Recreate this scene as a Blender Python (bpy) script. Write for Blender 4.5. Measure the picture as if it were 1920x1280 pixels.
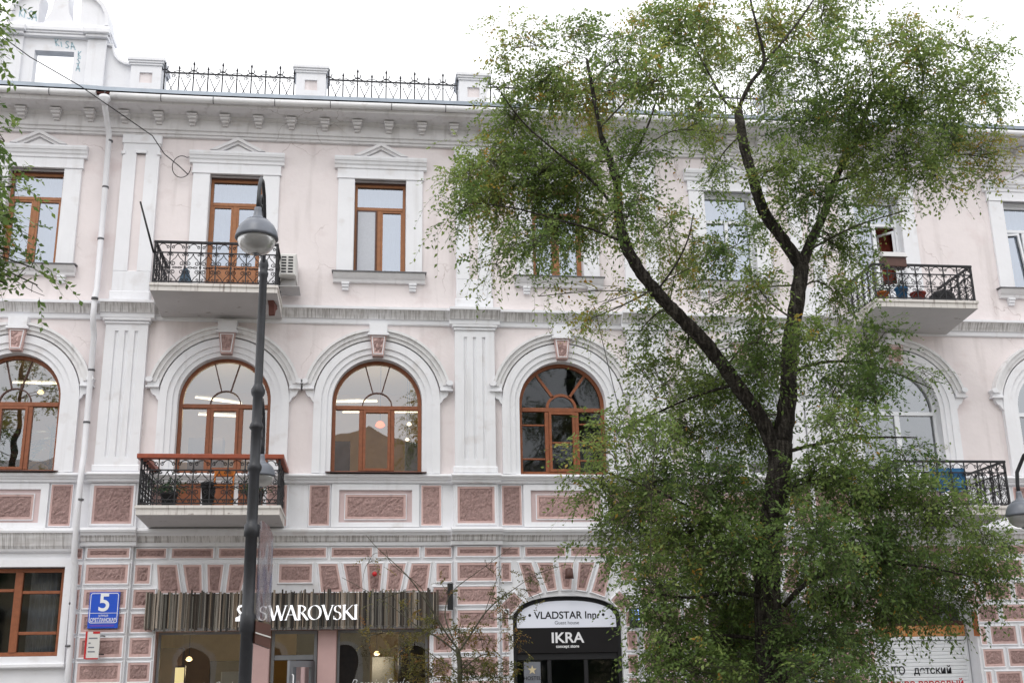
import bpy, math, random
import numpy as np
from mathutils import Vector, Matrix

for _o in list(bpy.data.objects):
    bpy.data.objects.remove(_o)
SC = bpy.context.scene
COL = SC.collection
R = math.radians
random.seed(11)

# ------------------------------------------------------------------ camera
cam = bpy.data.cameras.new('camera')
cam.sensor_width = 36.0
cam.lens = 36.0 * 2162.24 / 1920.0
cam.clip_start = 0.1
cam.clip_end = 600
camo = bpy.data.objects.new('camera', cam)
COL.objects.link(camo)
_y, _p, _r = R(7.39), R(16.746), R(-1.103)
_f = Vector((math.sin(_y) * math.cos(_p), math.cos(_y) * math.cos(_p), math.sin(_p)))
_rt = Vector((math.cos(_y), -math.sin(_y), 0))
_up = _rt.cross(_f)
_rt2 = math.cos(_r) * _rt + math.sin(_r) * _up
_up2 = -math.sin(_r) * _rt + math.cos(_r) * _up
camo.matrix_world = Matrix((
    (_rt2.x, _up2.x, -_f.x, 0.0),
    (_rt2.y, _up2.y, -_f.y, -24.0),
    (_rt2.z, _up2.z, -_f.z, 1.65),
    (0, 0, 0, 1)))
SC.camera = camo

# ------------------------------------------------------------------ overcast sky and veiled sun
SUN_EL, SUN_AZ = R(58), R(200)
world = bpy.data.worlds.new('World')
SC.world = world
world.use_nodes = True
_nt = world.node_tree
_nt.nodes.clear()
_out = _nt.nodes.new('ShaderNodeOutputWorld')
_bg = _nt.nodes.new('ShaderNodeBackground')
_sky = _nt.nodes.new('ShaderNodeTexSky')
_sky.sky_type = 'NISHITA'
_sky.sun_disc = False
_sky.sun_elevation = SUN_EL
_sky.sun_rotation = SUN_AZ
_sky.dust_density = 4.0
_cloud = _nt.nodes.new('ShaderNodeTexNoise')
_cloud.inputs['Scale'].default_value = 1.6
_cloud.inputs['Detail'].default_value = 4
_cr = _nt.nodes.new('ShaderNodeValToRGB')
_cr.color_ramp.elements[0].color = (0.90, 0.91, 0.94, 1)
_cr.color_ramp.elements[1].color = (1.0, 1.0, 1.0, 1)
_sc = _nt.nodes.new('ShaderNodeVectorMath')
_sc.operation = 'SCALE'
_sc.inputs['Scale'].default_value = 17.5
_mx = _nt.nodes.new('ShaderNodeMix')
_mx.data_type = 'RGBA'
_mx.inputs[0].default_value = 0.9
_tc = _nt.nodes.new('ShaderNodeTexCoord')
_nt.links.new(_tc.outputs['Generated'], _cloud.inputs['Vector'])
_nt.links.new(_cloud.outputs['Fac'], _cr.inputs[0])
_nt.links.new(_cr.outputs[0], _sc.inputs[0])
_nt.links.new(_sky.outputs[0], _mx.inputs[6])
_nt.links.new(_sc.outputs[0], _mx.inputs[7])
_nt.links.new(_mx.outputs[2], _bg.inputs['Color'])
_bg.inputs['Strength'].default_value = 0.1
_nt.links.new(_bg.outputs[0], _out.inputs[0])

sun = bpy.data.lights.new('sun', 'SUN')
sun.energy = 0.9
sun.angle = R(25)
sun.color = (1.0, 0.97, 0.93)
suno = bpy.data.objects.new('sun', sun)
COL.objects.link(suno)
# from the street side, a little to the left of the camera
_sd = Vector((math.sin(R(205)) * math.cos(SUN_EL), math.cos(R(205)) * math.cos(SUN_EL), math.sin(SUN_EL)))
suno.rotation_euler = _sd.to_track_quat('Z', 'Y').to_euler()
suno.location = (0, -20, 40)

SC.view_settings.view_transform = 'Standard'
SC.view_settings.look = 'None'
SC.view_settings.exposure = 0.08
SC.view_settings.gamma = 1.0
SC.view_settings.use_curve_mapping = False
SC.render.engine = 'CYCLES'
SC.cycles.max_bounces = 6
SC.cycles.transparent_max_bounces = 12
SC.cycles.caustics_reflective = False
SC.cycles.caustics_refractive = False
SC.cycles.sample_clamp_indirect = 4.0
SC.cycles.use_denoising = True

# ------------------------------------------------------------------ materials
def mat(name, base, rough=0.8, spec=0.3, noise=0.0, nscale=3.0, bump=0.0, bscale=40.0, col2=None, metal=0.0,
        streak=None, emit=None, estr=0.0, detail=6, bdist=0.02, blotch=None):
    m = bpy.data.materials.new(name)
    m.use_nodes = True
    nt = m.node_tree
    b = nt.nodes['Principled BSDF']
    b.inputs['Base Color'].default_value = (*base, 1)
    b.inputs['Roughness'].default_value = rough
    b.inputs['Specular IOR Level'].default_value = spec
    b.inputs['Metallic'].default_value = metal
    tc = nt.nodes.new('ShaderNodeTexCoord')
    last = None
    if noise > 0 or col2:
        n = nt.nodes.new('ShaderNodeTexNoise')
        n.inputs['Scale'].default_value = nscale
        n.inputs['Detail'].default_value = detail
        n.inputs['Roughness'].default_value = 0.62
        nt.links.new(tc.outputs['Object'], n.inputs['Vector'])
        r = nt.nodes.new('ShaderNodeValToRGB')
        c2 = col2 or tuple(c * (1 - noise) for c in base)
        r.color_ramp.elements[0].position = 0.35
        r.color_ramp.elements[0].color = (*c2, 1)
        r.color_ramp.elements[1].position = 0.65
        r.color_ramp.elements[1].color = (*base, 1)
        nt.links.new(n.outputs['Fac'], r.inputs[0])
        last = r.outputs[0]
    for spec_ in (streak, blotch):
        # streak: (scale vector, ramp low, ramp high, colour, strength): dirt of its own shape
        if not spec_:
            continue
        sv, lo, hi, dc, st = spec_
        mp = nt.nodes.new('ShaderNodeMapping')
        mp.inputs['Scale'].default_value = sv
        nt.links.new(tc.outputs['Object'], mp.inputs['Vector'])
        n = nt.nodes.new('ShaderNodeTexNoise')
        n.inputs['Scale'].default_value = 1.0
        n.inputs['Detail'].default_value = 5
        nt.links.new(mp.outputs[0], n.inputs['Vector'])
        r = nt.nodes.new('ShaderNodeValToRGB')
        r.color_ramp.elements[0].position = lo
        r.color_ramp.elements[0].color = (0, 0, 0, 1)
        r.color_ramp.elements[1].position = hi
        r.color_ramp.elements[1].color = (st, st, st, 1)
        nt.links.new(n.outputs['Fac'], r.inputs[0])
        mx = nt.nodes.new('ShaderNodeMix')
        mx.data_type = 'RGBA'
        nt.links.new(r.outputs[0], mx.inputs[0])
        if last:
            nt.links.new(last, mx.inputs[6])
        else:
            mx.inputs[6].default_value = (*base, 1)
        mx.inputs[7].default_value = (*dc, 1)
        last = mx.outputs[2]
    if last:
        nt.links.new(last, b.inputs['Base Color'])
    if bump > 0:
        n = nt.nodes.new('ShaderNodeTexNoise')
        n.inputs['Scale'].default_value = bscale
        n.inputs['Detail'].default_value = 8
        nt.links.new(tc.outputs['Object'], n.inputs['Vector'])
        bp = nt.nodes.new('ShaderNodeBump')
        bp.inputs['Strength'].default_value = bump
        bp.inputs['Distance'].default_value = bdist
        nt.links.new(n.outputs['Fac'], bp.inputs['Height'])
        nt.links.new(bp.outputs[0], b.inputs['Normal'])
    if emit:
        b.inputs['Emission Color'].default_value = (*emit, 1)
        b.inputs['Emission Strength'].default_value = estr
    return m

def glass_mat(name, tint, refl, rough=0.01, wob=0.012, wscale=1.3, gcol=(0.93, 0.96, 1.0)):
    m = bpy.data.materials.new(name)
    m.use_nodes = True
    nt = m.node_tree
    nt.nodes.clear()
    out = nt.nodes.new('ShaderNodeOutputMaterial')
    tr = nt.nodes.new('ShaderNodeBsdfTransparent')
    tr.inputs['Color'].default_value = (*tint, 1)
    gl = nt.nodes.new('ShaderNodeBsdfGlossy')
    gl.inputs['Color'].default_value = (*gcol, 1)
    gl.inputs['Roughness'].default_value = rough
    fr = nt.nodes.new('ShaderNodeFresnel')
    fr.inputs['IOR'].default_value = 1.5
    ma = nt.nodes.new('ShaderNodeMath')
    ma.operation = 'MULTIPLY_ADD'
    ma.inputs[1].default_value = 1.6
    ma.inputs[2].default_value = refl
    ma.use_clamp = True
    mx = nt.nodes.new('ShaderNodeMixShader')
    tc = nt.nodes.new('ShaderNodeTexCoord')
    n = nt.nodes.new('ShaderNodeTexNoise')
    n.inputs['Scale'].default_value = wscale
    n.inputs['Detail'].default_value = 1
    bp = nt.nodes.new('ShaderNodeBump')
    bp.inputs['Strength'].default_value = 1.0
    bp.inputs['Distance'].default_value = wob
    nt.links.new(tc.outputs['Object'], n.inputs['Vector'])
    nt.links.new(n.outputs['Fac'], bp.inputs['Height'])
    nt.links.new(bp.outputs[0], gl.inputs['Normal'])
    nt.links.new(fr.outputs[0], ma.inputs[0])
    nt.links.new(ma.outputs[0], mx.inputs[0])
    nt.links.new(tr.outputs[0], mx.inputs[1])
    nt.links.new(gl.outputs[0], mx.inputs[2])
    nt.links.new(mx.outputs[0], out.inputs[0])
    return m

GREY_DIRT = (0.20, 0.18, 0.17)
M = {}
M['wall'] = mat('pink_plaster', (0.785, 0.724, 0.724), 0.9, 0.15, noise=0.07, nscale=0.9, bump=0.28, bscale=6, bdist=0.03,
                streak=((3.2, 1, 0.32), 0.54, 0.78, (0.47, 0.42, 0.41), 0.6), blotch=((1.3, 1, 1.6), 0.57, 0.72, (0.64, 0.55, 0.545), 0.65))
M['white'] = mat('white_limewash', (0.80, 0.805, 0.835), 0.85, 0.2, noise=0.05, nscale=1.7, bump=0.12, bscale=14,
                 streak=((5.5, 3, 0.45), 0.58, 0.80, (0.48, 0.46, 0.45), 0.34), blotch=((2.3, 2, 2.6), 0.60, 0.72, (0.62, 0.59, 0.585), 0.5))
M['dirty'] = mat('sooty_white_moulding', (0.74, 0.73, 0.735), 0.9, 0.15, noise=0.10, nscale=2.2, bump=0.15, bscale=14,
                 streak=((34, 5, 0.8), 0.46, 0.66, GREY_DIRT, 0.62), blotch=((1.5, 2, 6), 0.55, 0.75, (0.36, 0.33, 0.31), 0.5))
M['cornice'] = mat('weathered_cornice', (0.70, 0.69, 0.70), 0.9, 0.15, noise=0.10, nscale=1.5, bump=0.15, bscale=12,
                   streak=((7, 4, 1.0), 0.54, 0.8, (0.30, 0.28, 0.27), 0.5), blotch=((1.0, 1, 3), 0.60, 0.72, (0.42, 0.37, 0.33), 0.45))
M['pink'] = mat('smooth_pink_render', (0.64, 0.45, 0.425), 0.88, 0.2, noise=0.16, nscale=4, bump=0.2, bscale=30,
                streak=((5, 3, 0.8), 0.58, 0.8, (0.24, 0.17, 0.16), 0.45))
M['rough'] = mat('rough_cast_pink', (0.58, 0.395, 0.37), 0.95, 0.1, noise=0.36, nscale=24, bump=1.0, bscale=80, bdist=0.04)
def vary(m, lo, hi):
    # each stone its own tone
    nt = m.node_tree
    b = nt.nodes['Principled BSDF']
    l = b.inputs['Base Color'].links[0].from_socket
    oi = nt.nodes.new('ShaderNodeObjectInfo')
    mr = nt.nodes.new('ShaderNodeMapRange')
    mr.inputs['To Min'].default_value = lo
    mr.inputs['To Max'].default_value = hi
    vm = nt.nodes.new('ShaderNodeVectorMath')
    vm.operation = 'SCALE'
    nt.links.new(oi.outputs['Random'], mr.inputs['Value'])
    nt.links.new(l, vm.inputs[0])
    nt.links.new(mr.outputs[0], vm.inputs['Scale'])
    nt.links.new(vm.outputs[0], b.inputs['Base Color'])
vary(M['pink'], 0.86, 1.06)
vary(M['rough'], 0.80, 1.10)
def cracks(m, scale, width, col):
    # hairline cracks where a noise mask lets them through
    nt = m.node_tree
    b = nt.nodes['Principled BSDF']
    l = b.inputs['Base Color'].links[0].from_socket
    tc = nt.nodes.new('ShaderNodeTexCoord')
    nz = nt.nodes.new('ShaderNodeTexNoise')
    nz.inputs['Scale'].default_value = 2.5
    nz.inputs['Detail'].default_value = 5
    va = nt.nodes.new('ShaderNodeVectorMath')
    va.operation = 'MULTIPLY_ADD'
    va.inputs[1].default_value = (0.5, 0.5, 0.5)
    nt.links.new(tc.outputs['Object'], nz.inputs['Vector'])
    nt.links.new(nz.outputs['Color'], va.inputs[0])
    nt.links.new(tc.outputs['Object'], va.inputs[2])
    vo = nt.nodes.new('ShaderNodeTexVoronoi')
    vo.feature = 'DISTANCE_TO_EDGE'
    vo.inputs['Scale'].default_value = scale
    nt.links.new(va.outputs[0], vo.inputs['Vector'])
    r = nt.nodes.new('ShaderNodeValToRGB')
    r.color_ramp.elements[0].position = 0.0
    r.color_ramp.elements[0].color = (0.75, 0.75, 0.75, 1)
    r.color_ramp.elements[1].position = width
    r.color_ramp.elements[1].color = (0, 0, 0, 1)
    nt.links.new(vo.outputs['Distance'], r.inputs[0])
    n2 = nt.nodes.new('ShaderNodeTexNoise')
    n2.inputs['Scale'].default_value = 0.55
    nt.links.new(tc.outputs['Object'], n2.inputs['Vector'])
    r2 = nt.nodes.new('ShaderNodeValToRGB')
    r2.color_ramp.elements[0].position = 0.54
    r2.color_ramp.elements[1].position = 0.62
    nt.links.new(n2.outputs['Fac'], r2.inputs[0])
    mu = nt.nodes.new('ShaderNodeMath')
    mu.operation = 'MULTIPLY'
    nt.links.new(r.outputs[0], mu.inputs[0])
    nt.links.new(r2.outputs[0], mu.inputs[1])
    mx = nt.nodes.new('ShaderNodeMix')
    mx.data_type = 'RGBA'
    nt.links.new(mu.outputs[0], mx.inputs[0])
    nt.links.new(l, mx.inputs[6])
    mx.inputs[7].default_value = (*col, 1)
    nt.links.new(mx.outputs[2], b.inputs['Base Color'])
cracks(M['wall'], 0.9, 0.012, (0.45, 0.38, 0.37))
cracks(M['cornice'], 1.2, 0.012, (0.25, 0.22, 0.2))
M['palepink'] = mat('pale_pink_render', (0.63, 0.50, 0.50), 0.9, 0.15, noise=0.08, nscale=2.5, bump=0.12, bscale=16)
M['brown'] = mat('brown_wood_frame', (0.285, 0.098, 0.045), 0.42, 0.4, noise=0.25, nscale=12, bump=0.05, bscale=50)
M['ochre_frame'] = mat('light_brown_frame', (0.36, 0.15, 0.062), 0.42, 0.4, noise=0.2, nscale=12)
M['darkbrown'] = mat('dark_brown_frame', (0.10, 0.045, 0.035), 0.5, 0.4, noise=0.2, nscale=10)
M['pvc'] = mat('white_plastic_frame', (0.80, 0.82, 0.85), 0.35, 0.4, noise=0.04)
M['greyframe'] = mat('grey_metal_frame', (0.23, 0.24, 0.26), 0.4, 0.5, noise=0.1, metal=0.4)
M['iron'] = mat('black_wrought_iron', (0.022, 0.022, 0.026), 0.5, 0.4, noise=0.3, nscale=20, bump=0.1, bscale=60)
M['post'] = mat('dark_grey_painted_post', (0.034, 0.036, 0.043), 0.45, 0.4, noise=0.25, nscale=9, bump=0.06, bscale=40,
                streak=((18, 18, 1.2), 0.58, 0.8, (0.07, 0.07, 0.08), 0.5))
M['lampgrey'] = mat('grey_painted_lamp_hood', (0.16, 0.175, 0.21), 0.38, 0.5, noise=0.15, nscale=8)
M['roof'] = mat('blue_grey_sheet_metal', (0.25, 0.29, 0.34), 0.45, 0.5, noise=0.2, nscale=2, metal=0.3)
M['redlead'] = mat('red_brown_primer', (0.16, 0.07, 0.06), 0.8, 0.2, noise=0.3)
M['gutter'] = mat('white_painted_gutter', (0.72, 0.72, 0.73), 0.5, 0.4, noise=0.08, nscale=3,
                  streak=((5, 5, 5), 0.6, 0.75, (0.38, 0.35, 0.33), 0.5))
M['pipe'] = mat('white_painted_pipe', (0.74, 0.74, 0.77), 0.5, 0.4, noise=0.06, nscale=3, streak=((9, 9, 0.9), 0.6, 0.8, (0.4, 0.38, 0.37), 0.5))
M['concrete'] = mat('stained_whitewashed_slab', (0.70, 0.67, 0.64), 0.92, 0.1, noise=0.10, nscale=2.0, bump=0.25, bscale=12,
                    streak=((16, 4, 1.5), 0.54, 0.72, (0.16, 0.12, 0.10), 0.75), blotch=((3.5, 5, 5), 0.68, 0.74, (0.12, 0.08, 0.07), 0.8))
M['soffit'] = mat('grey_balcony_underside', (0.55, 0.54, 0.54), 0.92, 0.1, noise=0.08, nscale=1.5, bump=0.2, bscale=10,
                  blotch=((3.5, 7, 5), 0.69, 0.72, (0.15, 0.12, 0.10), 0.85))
M['handrail'] = mat('red_brown_wood_rail', (0.33, 0.075, 0.035), 0.45, 0.4, noise=0.25, nscale=10)
M['sillmetal'] = mat('brown_metal_sill', (0.14, 0.075, 0.07), 0.4, 0.5, noise=0.2, nscale=6)
M['darksill'] = mat('grey_metal_sill', (0.12, 0.12, 0.13), 0.45, 0.5, noise=0.2)
M['glass'] = glass_mat('window_glass', (0.84, 0.85, 0.83), 0.18, wob=0.0022)
M['coated'] = glass_mat('sky_reflecting_glass', (0.60, 0.66, 0.74), 0.34, wob=0.002, gcol=(0.84, 0.90, 1.0))
M['oldglass'] = glass_mat('old_dusty_glass', (0.5, 0.53, 0.56), -0.01, rough=0.03, wob=0.006)
M['shopglass'] = glass_mat('shop_glass', (0.85, 0.86, 0.84), 0.05, wob=0.002)
M['ochre'] = mat('ochre_interior', (0.58, 0.40, 0.19), 0.9, 0.1, noise=0.15)
M['cream'] = mat('cream_ceiling', (0.70, 0.60, 0.44), 0.9, 0.1)
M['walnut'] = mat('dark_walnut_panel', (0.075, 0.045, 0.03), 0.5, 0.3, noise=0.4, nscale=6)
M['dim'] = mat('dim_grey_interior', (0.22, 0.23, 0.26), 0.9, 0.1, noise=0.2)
M['blind'] = mat('grey_roller_blind', (0.55, 0.57, 0.62), 0.9, 0.1, noise=0.08, nscale=20)
M['curtain'] = mat('white_net_curtain', (0.72, 0.73, 0.75), 0.95, 0.05, noise=0.1, nscale=8)
M['rust_curtain'] = mat('rust_red_curtain', (0.28, 0.07, 0.05), 0.95, 0.05, noise=0.3, nscale=9)
M['tube'] = mat('lit_tube', (1, 1, 1), 0.5, 0.3, emit=(1.0, 0.84, 0.58), estr=2.2)
M['warmlamp'] = mat('lit_warm_lamp', (1, 1, 1), 0.5, 0.3, emit=(1.0, 0.66, 0.30), estr=2.5)
M['redlamp'] = mat('lit_red_shade', (0.9, 0.2, 0.05), 0.5, 0.3, emit=(1.0, 0.13, 0.03), estr=2.2)
M['letterlit'] = mat('lit_white_letter', (0.9, 0.9, 0.92), 0.4, 0.3, emit=(0.93, 0.95, 1.0), estr=0.55)
M['signwhite'] = mat('white_sign_panel', (0.66, 0.68, 0.76), 0.35, 0.4, noise=0.03)
M['signblack'] = mat('black_sign_panel', (0.012, 0.011, 0.013), 0.35, 0.4)
M['ink'] = mat('black_lettering', (0.012, 0.012, 0.016), 0.5, 0.3)
M['inkgrey'] = mat('grey_lettering', (0.16, 0.17, 0.20), 0.5, 0.3)
M['paintwhite'] = mat('white_lettering', (0.82, 0.82, 0.84), 0.5, 0.3)
M['blue'] = mat('blue_enamel', (0.015, 0.085, 0.56), 0.35, 0.5, noise=0.05)
M['red'] = mat('red_plastic', (0.50, 0.02, 0.025), 0.4, 0.4)
M['purple'] = mat('faded_purple_print', (0.12, 0.07, 0.42), 0.5, 0.3)
M['graffiti'] = mat('teal_spray_paint', (0.44, 0.62, 0.70), 0.8, 0.2, noise=0.3, nscale=20)
M['plastic'] = mat('off_white_plastic', (0.66, 0.65, 0.63), 0.5, 0.4, noise=0.06, nscale=5)
M['darkvent'] = mat('dark_vent', (0.03, 0.03, 0.035), 0.7, 0.2)
M['cable'] = mat('black_cable', (0.025, 0.024, 0.026), 0.7, 0.2)
M['terracotta'] = mat('terracotta_pot', (0.36, 0.07, 0.05), 0.7, 0.2, noise=0.2)
M['bluecloth'] = mat('blue_cloth', (0.075, 0.23, 0.46), 0.9, 0.1, noise=0.25, nscale=7, bump=0.5, bscale=9)
M['black'] = mat('black_plastic', (0.018, 0.018, 0.02), 0.6, 0.3)
M['orange'] = mat('orange_plastic', (0.48, 0.15, 0.025), 0.5, 0.3, noise=0.2, nscale=6)
M['bark'] = mat('dark_elm_bark', (0.036, 0.031, 0.028), 0.95, 0.1, noise=0.5, nscale=9, bump=1.0, bscale=26, bdist=0.06,
                streak=((26, 26, 4.0), 0.46, 0.62, (0.10, 0.09, 0.08), 0.6), blotch=((3, 3, 2), 0.58, 0.68, (0.055, 0.052, 0.042), 0.6))
M['twig'] = mat('grey_brown_twig', (0.105, 0.10, 0.075), 0.9, 0.1, noise=0.2)
M['asphalt'] = mat('asphalt', (0.055, 0.055, 0.057), 0.9, 0.2, noise=0.25, nscale=3, bump=0.3, bscale=120)
M['paving'] = mat('grey_paving', (0.26, 0.25, 0.24), 0.9, 0.2, noise=0.2, nscale=2, bump=0.2, bscale=40)
M['kerb'] = mat('granite_kerb', (0.34, 0.33, 0.32), 0.85, 0.2, noise=0.2, nscale=8)
M['soil'] = mat('earth', (0.12, 0.10, 0.08), 0.95, 0.1, noise=0.3)
M['opp_wall'] = mat('yellow_plaster', (0.76, 0.64, 0.42), 0.9, 0.1, noise=0.12, nscale=0.6)
M['opp_trim'] = mat('cream_trim', (0.80, 0.76, 0.68), 0.9, 0.1, noise=0.1)
M['opp_roof'] = mat('brown_sheet_roof', (0.34, 0.31, 0.30), 0.7, 0.3, noise=0.2)
M['opp_glass'] = mat('dark_window', (0.05, 0.06, 0.07), 0.1, 0.5)
M['palm'] = mat('dark_palm_leaf', (0.035, 0.085, 0.035), 0.5, 0.4, noise=0.4, nscale=5)

def wood_slat_mat():
    m = bpy.data.materials.new('weathered_driftwood')
    m.use_nodes = True
    nt = m.node_tree
    b = nt.nodes['Principled BSDF']
    b.inputs['Roughness'].default_value = 0.9
    oi = nt.nodes.new('ShaderNodeObjectInfo')
    r = nt.nodes.new('ShaderNodeValToRGB')
    e = r.color_ramp.elements
    e[0].position = 0.0
    e[0].color = (0.045, 0.042, 0.040, 1)
    e[1].position = 1.0
    e[1].color = (0.54, 0.48, 0.42, 1)
    for p, c in ((0.22, (0.075, 0.06, 0.048, 1)), (0.36, (0.19, 0.155, 0.12, 1)), (0.5, (0.36, 0.33, 0.29, 1)), (0.62, (0.06, 0.057, 0.053, 1)), (0.74, (0.21, 0.20, 0.17, 1)), (0.86, (0.36, 0.27, 0.19, 1))):
        k = e.new(p)
        k.color = c
    tc = nt.nodes.new('ShaderNodeTexCoord')
    mp = nt.nodes.new('ShaderNodeMapping')
    mp.inputs['Scale'].default_value = (60, 30, 4)
    n = nt.nodes.new('ShaderNodeTexNoise')
    n.inputs['Scale'].default_value = 1.0
    n.inputs['Detail'].default_value = 6
    va = nt.nodes.new('ShaderNodeVectorMath')
    va.operation = 'ADD'
    mx = nt.nodes.new('ShaderNodeMix')
    mx.data_type = 'RGBA'
    mx.blend_type = 'MULTIPLY'
    mx.inputs[0].default_value = 0.85
    rr = nt.nodes.new('ShaderNodeValToRGB')
    rr.color_ramp.elements[0].position = 0.38
    rr.color_ramp.elements[0].color = (0.22, 0.21, 0.2, 1)
    rr.color_ramp.elements[1].position = 0.62
    nt.links.new(oi.outputs['Random'], r.inputs[0])
    nt.links.new(tc.outputs['Object'], va.inputs[0])
    nt.links.new(oi.outputs['Random'], va.inputs[1])
    nt.links.new(va.outputs[0], mp.inputs['Vector'])
    nt.links.new(mp.outputs[0], n.inputs['Vector'])
    nt.links.new(n.outputs['Fac'], rr.inputs[0])
    nt.links.new(r.outputs[0], mx.inputs[6])
    nt.links.new(rr.outputs[0], mx.inputs[7])
    nt.links.new(mx.outputs[2], b.inputs['Base Color'])
    return m
M['slat'] = wood_slat_mat()

def banner_mat():
    m = bpy.data.materials.new('printed_banner')
    m.use_nodes = True
    nt = m.node_tree
    b = nt.nodes['Principled BSDF']
    b.inputs['Roughness'].default_value = 0.4
    tc = nt.nodes.new('ShaderNodeTexCoord')
    mp = nt.nodes.new('ShaderNodeMapping')
    mp.inputs['Scale'].default_value = (16, 16, 2.0)
    n = nt.nodes.new('ShaderNodeTexNoise')
    n.inputs['Scale'].default_value = 1.0
    n.inputs['Detail'].default_value = 3
    r = nt.nodes.new('ShaderNodeValToRGB')
    e = r.color_ramp.elements
    e[0].position = 0.30
    e[0].color = (0.05, 0.06, 0.16, 1)
    e[1].position = 0.72
    e[1].color = (0.26, 0.30, 0.20, 1)
    for p, c in ((0.42, (0.20, 0.20, 0.24, 1)), (0.5, (0.30, 0.29, 0.32, 1)), (0.57, (0.22, 0.12, 0.12, 1)), (0.64, (0.12, 0.12, 0.14, 1))):
        k = e.new(p)
        k.color = c
    nt.links.new(tc.outputs['Object'], mp.inputs['Vector'])
    nt.links.new(mp.outputs[0], n.inputs['Vector'])
    nt.links.new(n.outputs['Fac'], r.inputs[0])
    nt.links.new(r.outputs[0], b.inputs['Base Color'])
    tr = nt.nodes.new('ShaderNodeBsdfTransparent')
    mx = nt.nodes.new('ShaderNodeMixShader')
    mx.inputs[0].default_value = 0.52
    nt.links.new(tr.outputs[0], mx.inputs[1])
    nt.links.new(b.outputs[0], mx.inputs[2])
    nt.links.new(mx.outputs[0], nt.nodes['Material Output'].inputs[0])
    return m
M['banner'] = banner_mat()

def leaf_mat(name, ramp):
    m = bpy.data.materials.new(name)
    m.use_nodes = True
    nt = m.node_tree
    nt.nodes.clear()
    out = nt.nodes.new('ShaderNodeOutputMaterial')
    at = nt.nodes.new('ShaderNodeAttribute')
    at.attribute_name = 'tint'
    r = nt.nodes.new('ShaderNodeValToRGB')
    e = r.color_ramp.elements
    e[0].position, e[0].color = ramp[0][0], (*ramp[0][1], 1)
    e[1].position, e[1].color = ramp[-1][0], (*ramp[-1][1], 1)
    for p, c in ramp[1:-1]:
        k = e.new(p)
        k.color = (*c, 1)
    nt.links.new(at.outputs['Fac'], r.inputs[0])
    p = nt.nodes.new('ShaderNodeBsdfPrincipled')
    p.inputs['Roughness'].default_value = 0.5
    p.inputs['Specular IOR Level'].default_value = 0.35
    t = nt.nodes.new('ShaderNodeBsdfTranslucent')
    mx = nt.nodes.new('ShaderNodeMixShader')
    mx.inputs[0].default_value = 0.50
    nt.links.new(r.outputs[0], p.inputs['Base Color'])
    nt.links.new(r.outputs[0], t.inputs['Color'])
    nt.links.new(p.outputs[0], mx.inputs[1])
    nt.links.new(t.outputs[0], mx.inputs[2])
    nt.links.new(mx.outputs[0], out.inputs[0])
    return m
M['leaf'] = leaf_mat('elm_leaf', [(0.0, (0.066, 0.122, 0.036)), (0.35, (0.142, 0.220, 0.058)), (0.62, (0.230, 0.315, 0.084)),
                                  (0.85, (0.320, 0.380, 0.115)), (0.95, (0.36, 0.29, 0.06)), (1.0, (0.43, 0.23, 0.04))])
M['youngleaf'] = leaf_mat('yellowing_leaf', [(0.0, (0.06, 0.085, 0.025)), (0.4, (0.15, 0.15, 0.04)), (0.75, (0.26, 0.19, 0.05)), (1.0, (0.30, 0.13, 0.04))])

M['pinkpier'] = mat('pink_painted_pier', (0.56, 0.38, 0.365), 0.85, 0.2, noise=0.08, nscale=3)
M['signlit'] = mat('backlit_white_panel', (0.70, 0.72, 0.80), 0.35, 0.4, emit=(0.85, 0.88, 1.0), estr=0.12)
M['postergrey'] = mat('grey_poster', (0.20, 0.21, 0.24), 0.4, 0.4, noise=0.2, nscale=5)
M['gold'] = mat('pale_gold_print', (0.62, 0.52, 0.33), 0.5, 0.4)
M['bluelit'] = mat('lit_blue_print', (0.3, 0.45, 0.9), 0.4, 0.3, emit=(0.35, 0.5, 1.0), estr=0.9)
M['fascia'] = mat('orange_floral_print', (0.58, 0.17, 0.02), 0.45, 0.3, col2=(0.50, 0.36, 0.18), nscale=22)
M['bluegrey'] = mat('grey_blue_sack', (0.14, 0.20, 0.27), 0.85, 0.1, noise=0.2)
M['displaylit'] = mat('lit_cream_display', (0.8, 0.7, 0.4), 0.5, 0.3, emit=(1.0, 0.80, 0.38), estr=0.9)
M['lampglass'] = mat('frosted_lamp_globe', (0.42, 0.42, 0.42), 0.25, 0.5, noise=0.1, nscale=6)
M['lampglass'].node_tree.nodes['Principled BSDF'].inputs['Transmission Weight'].default_value = 0.35

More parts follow.
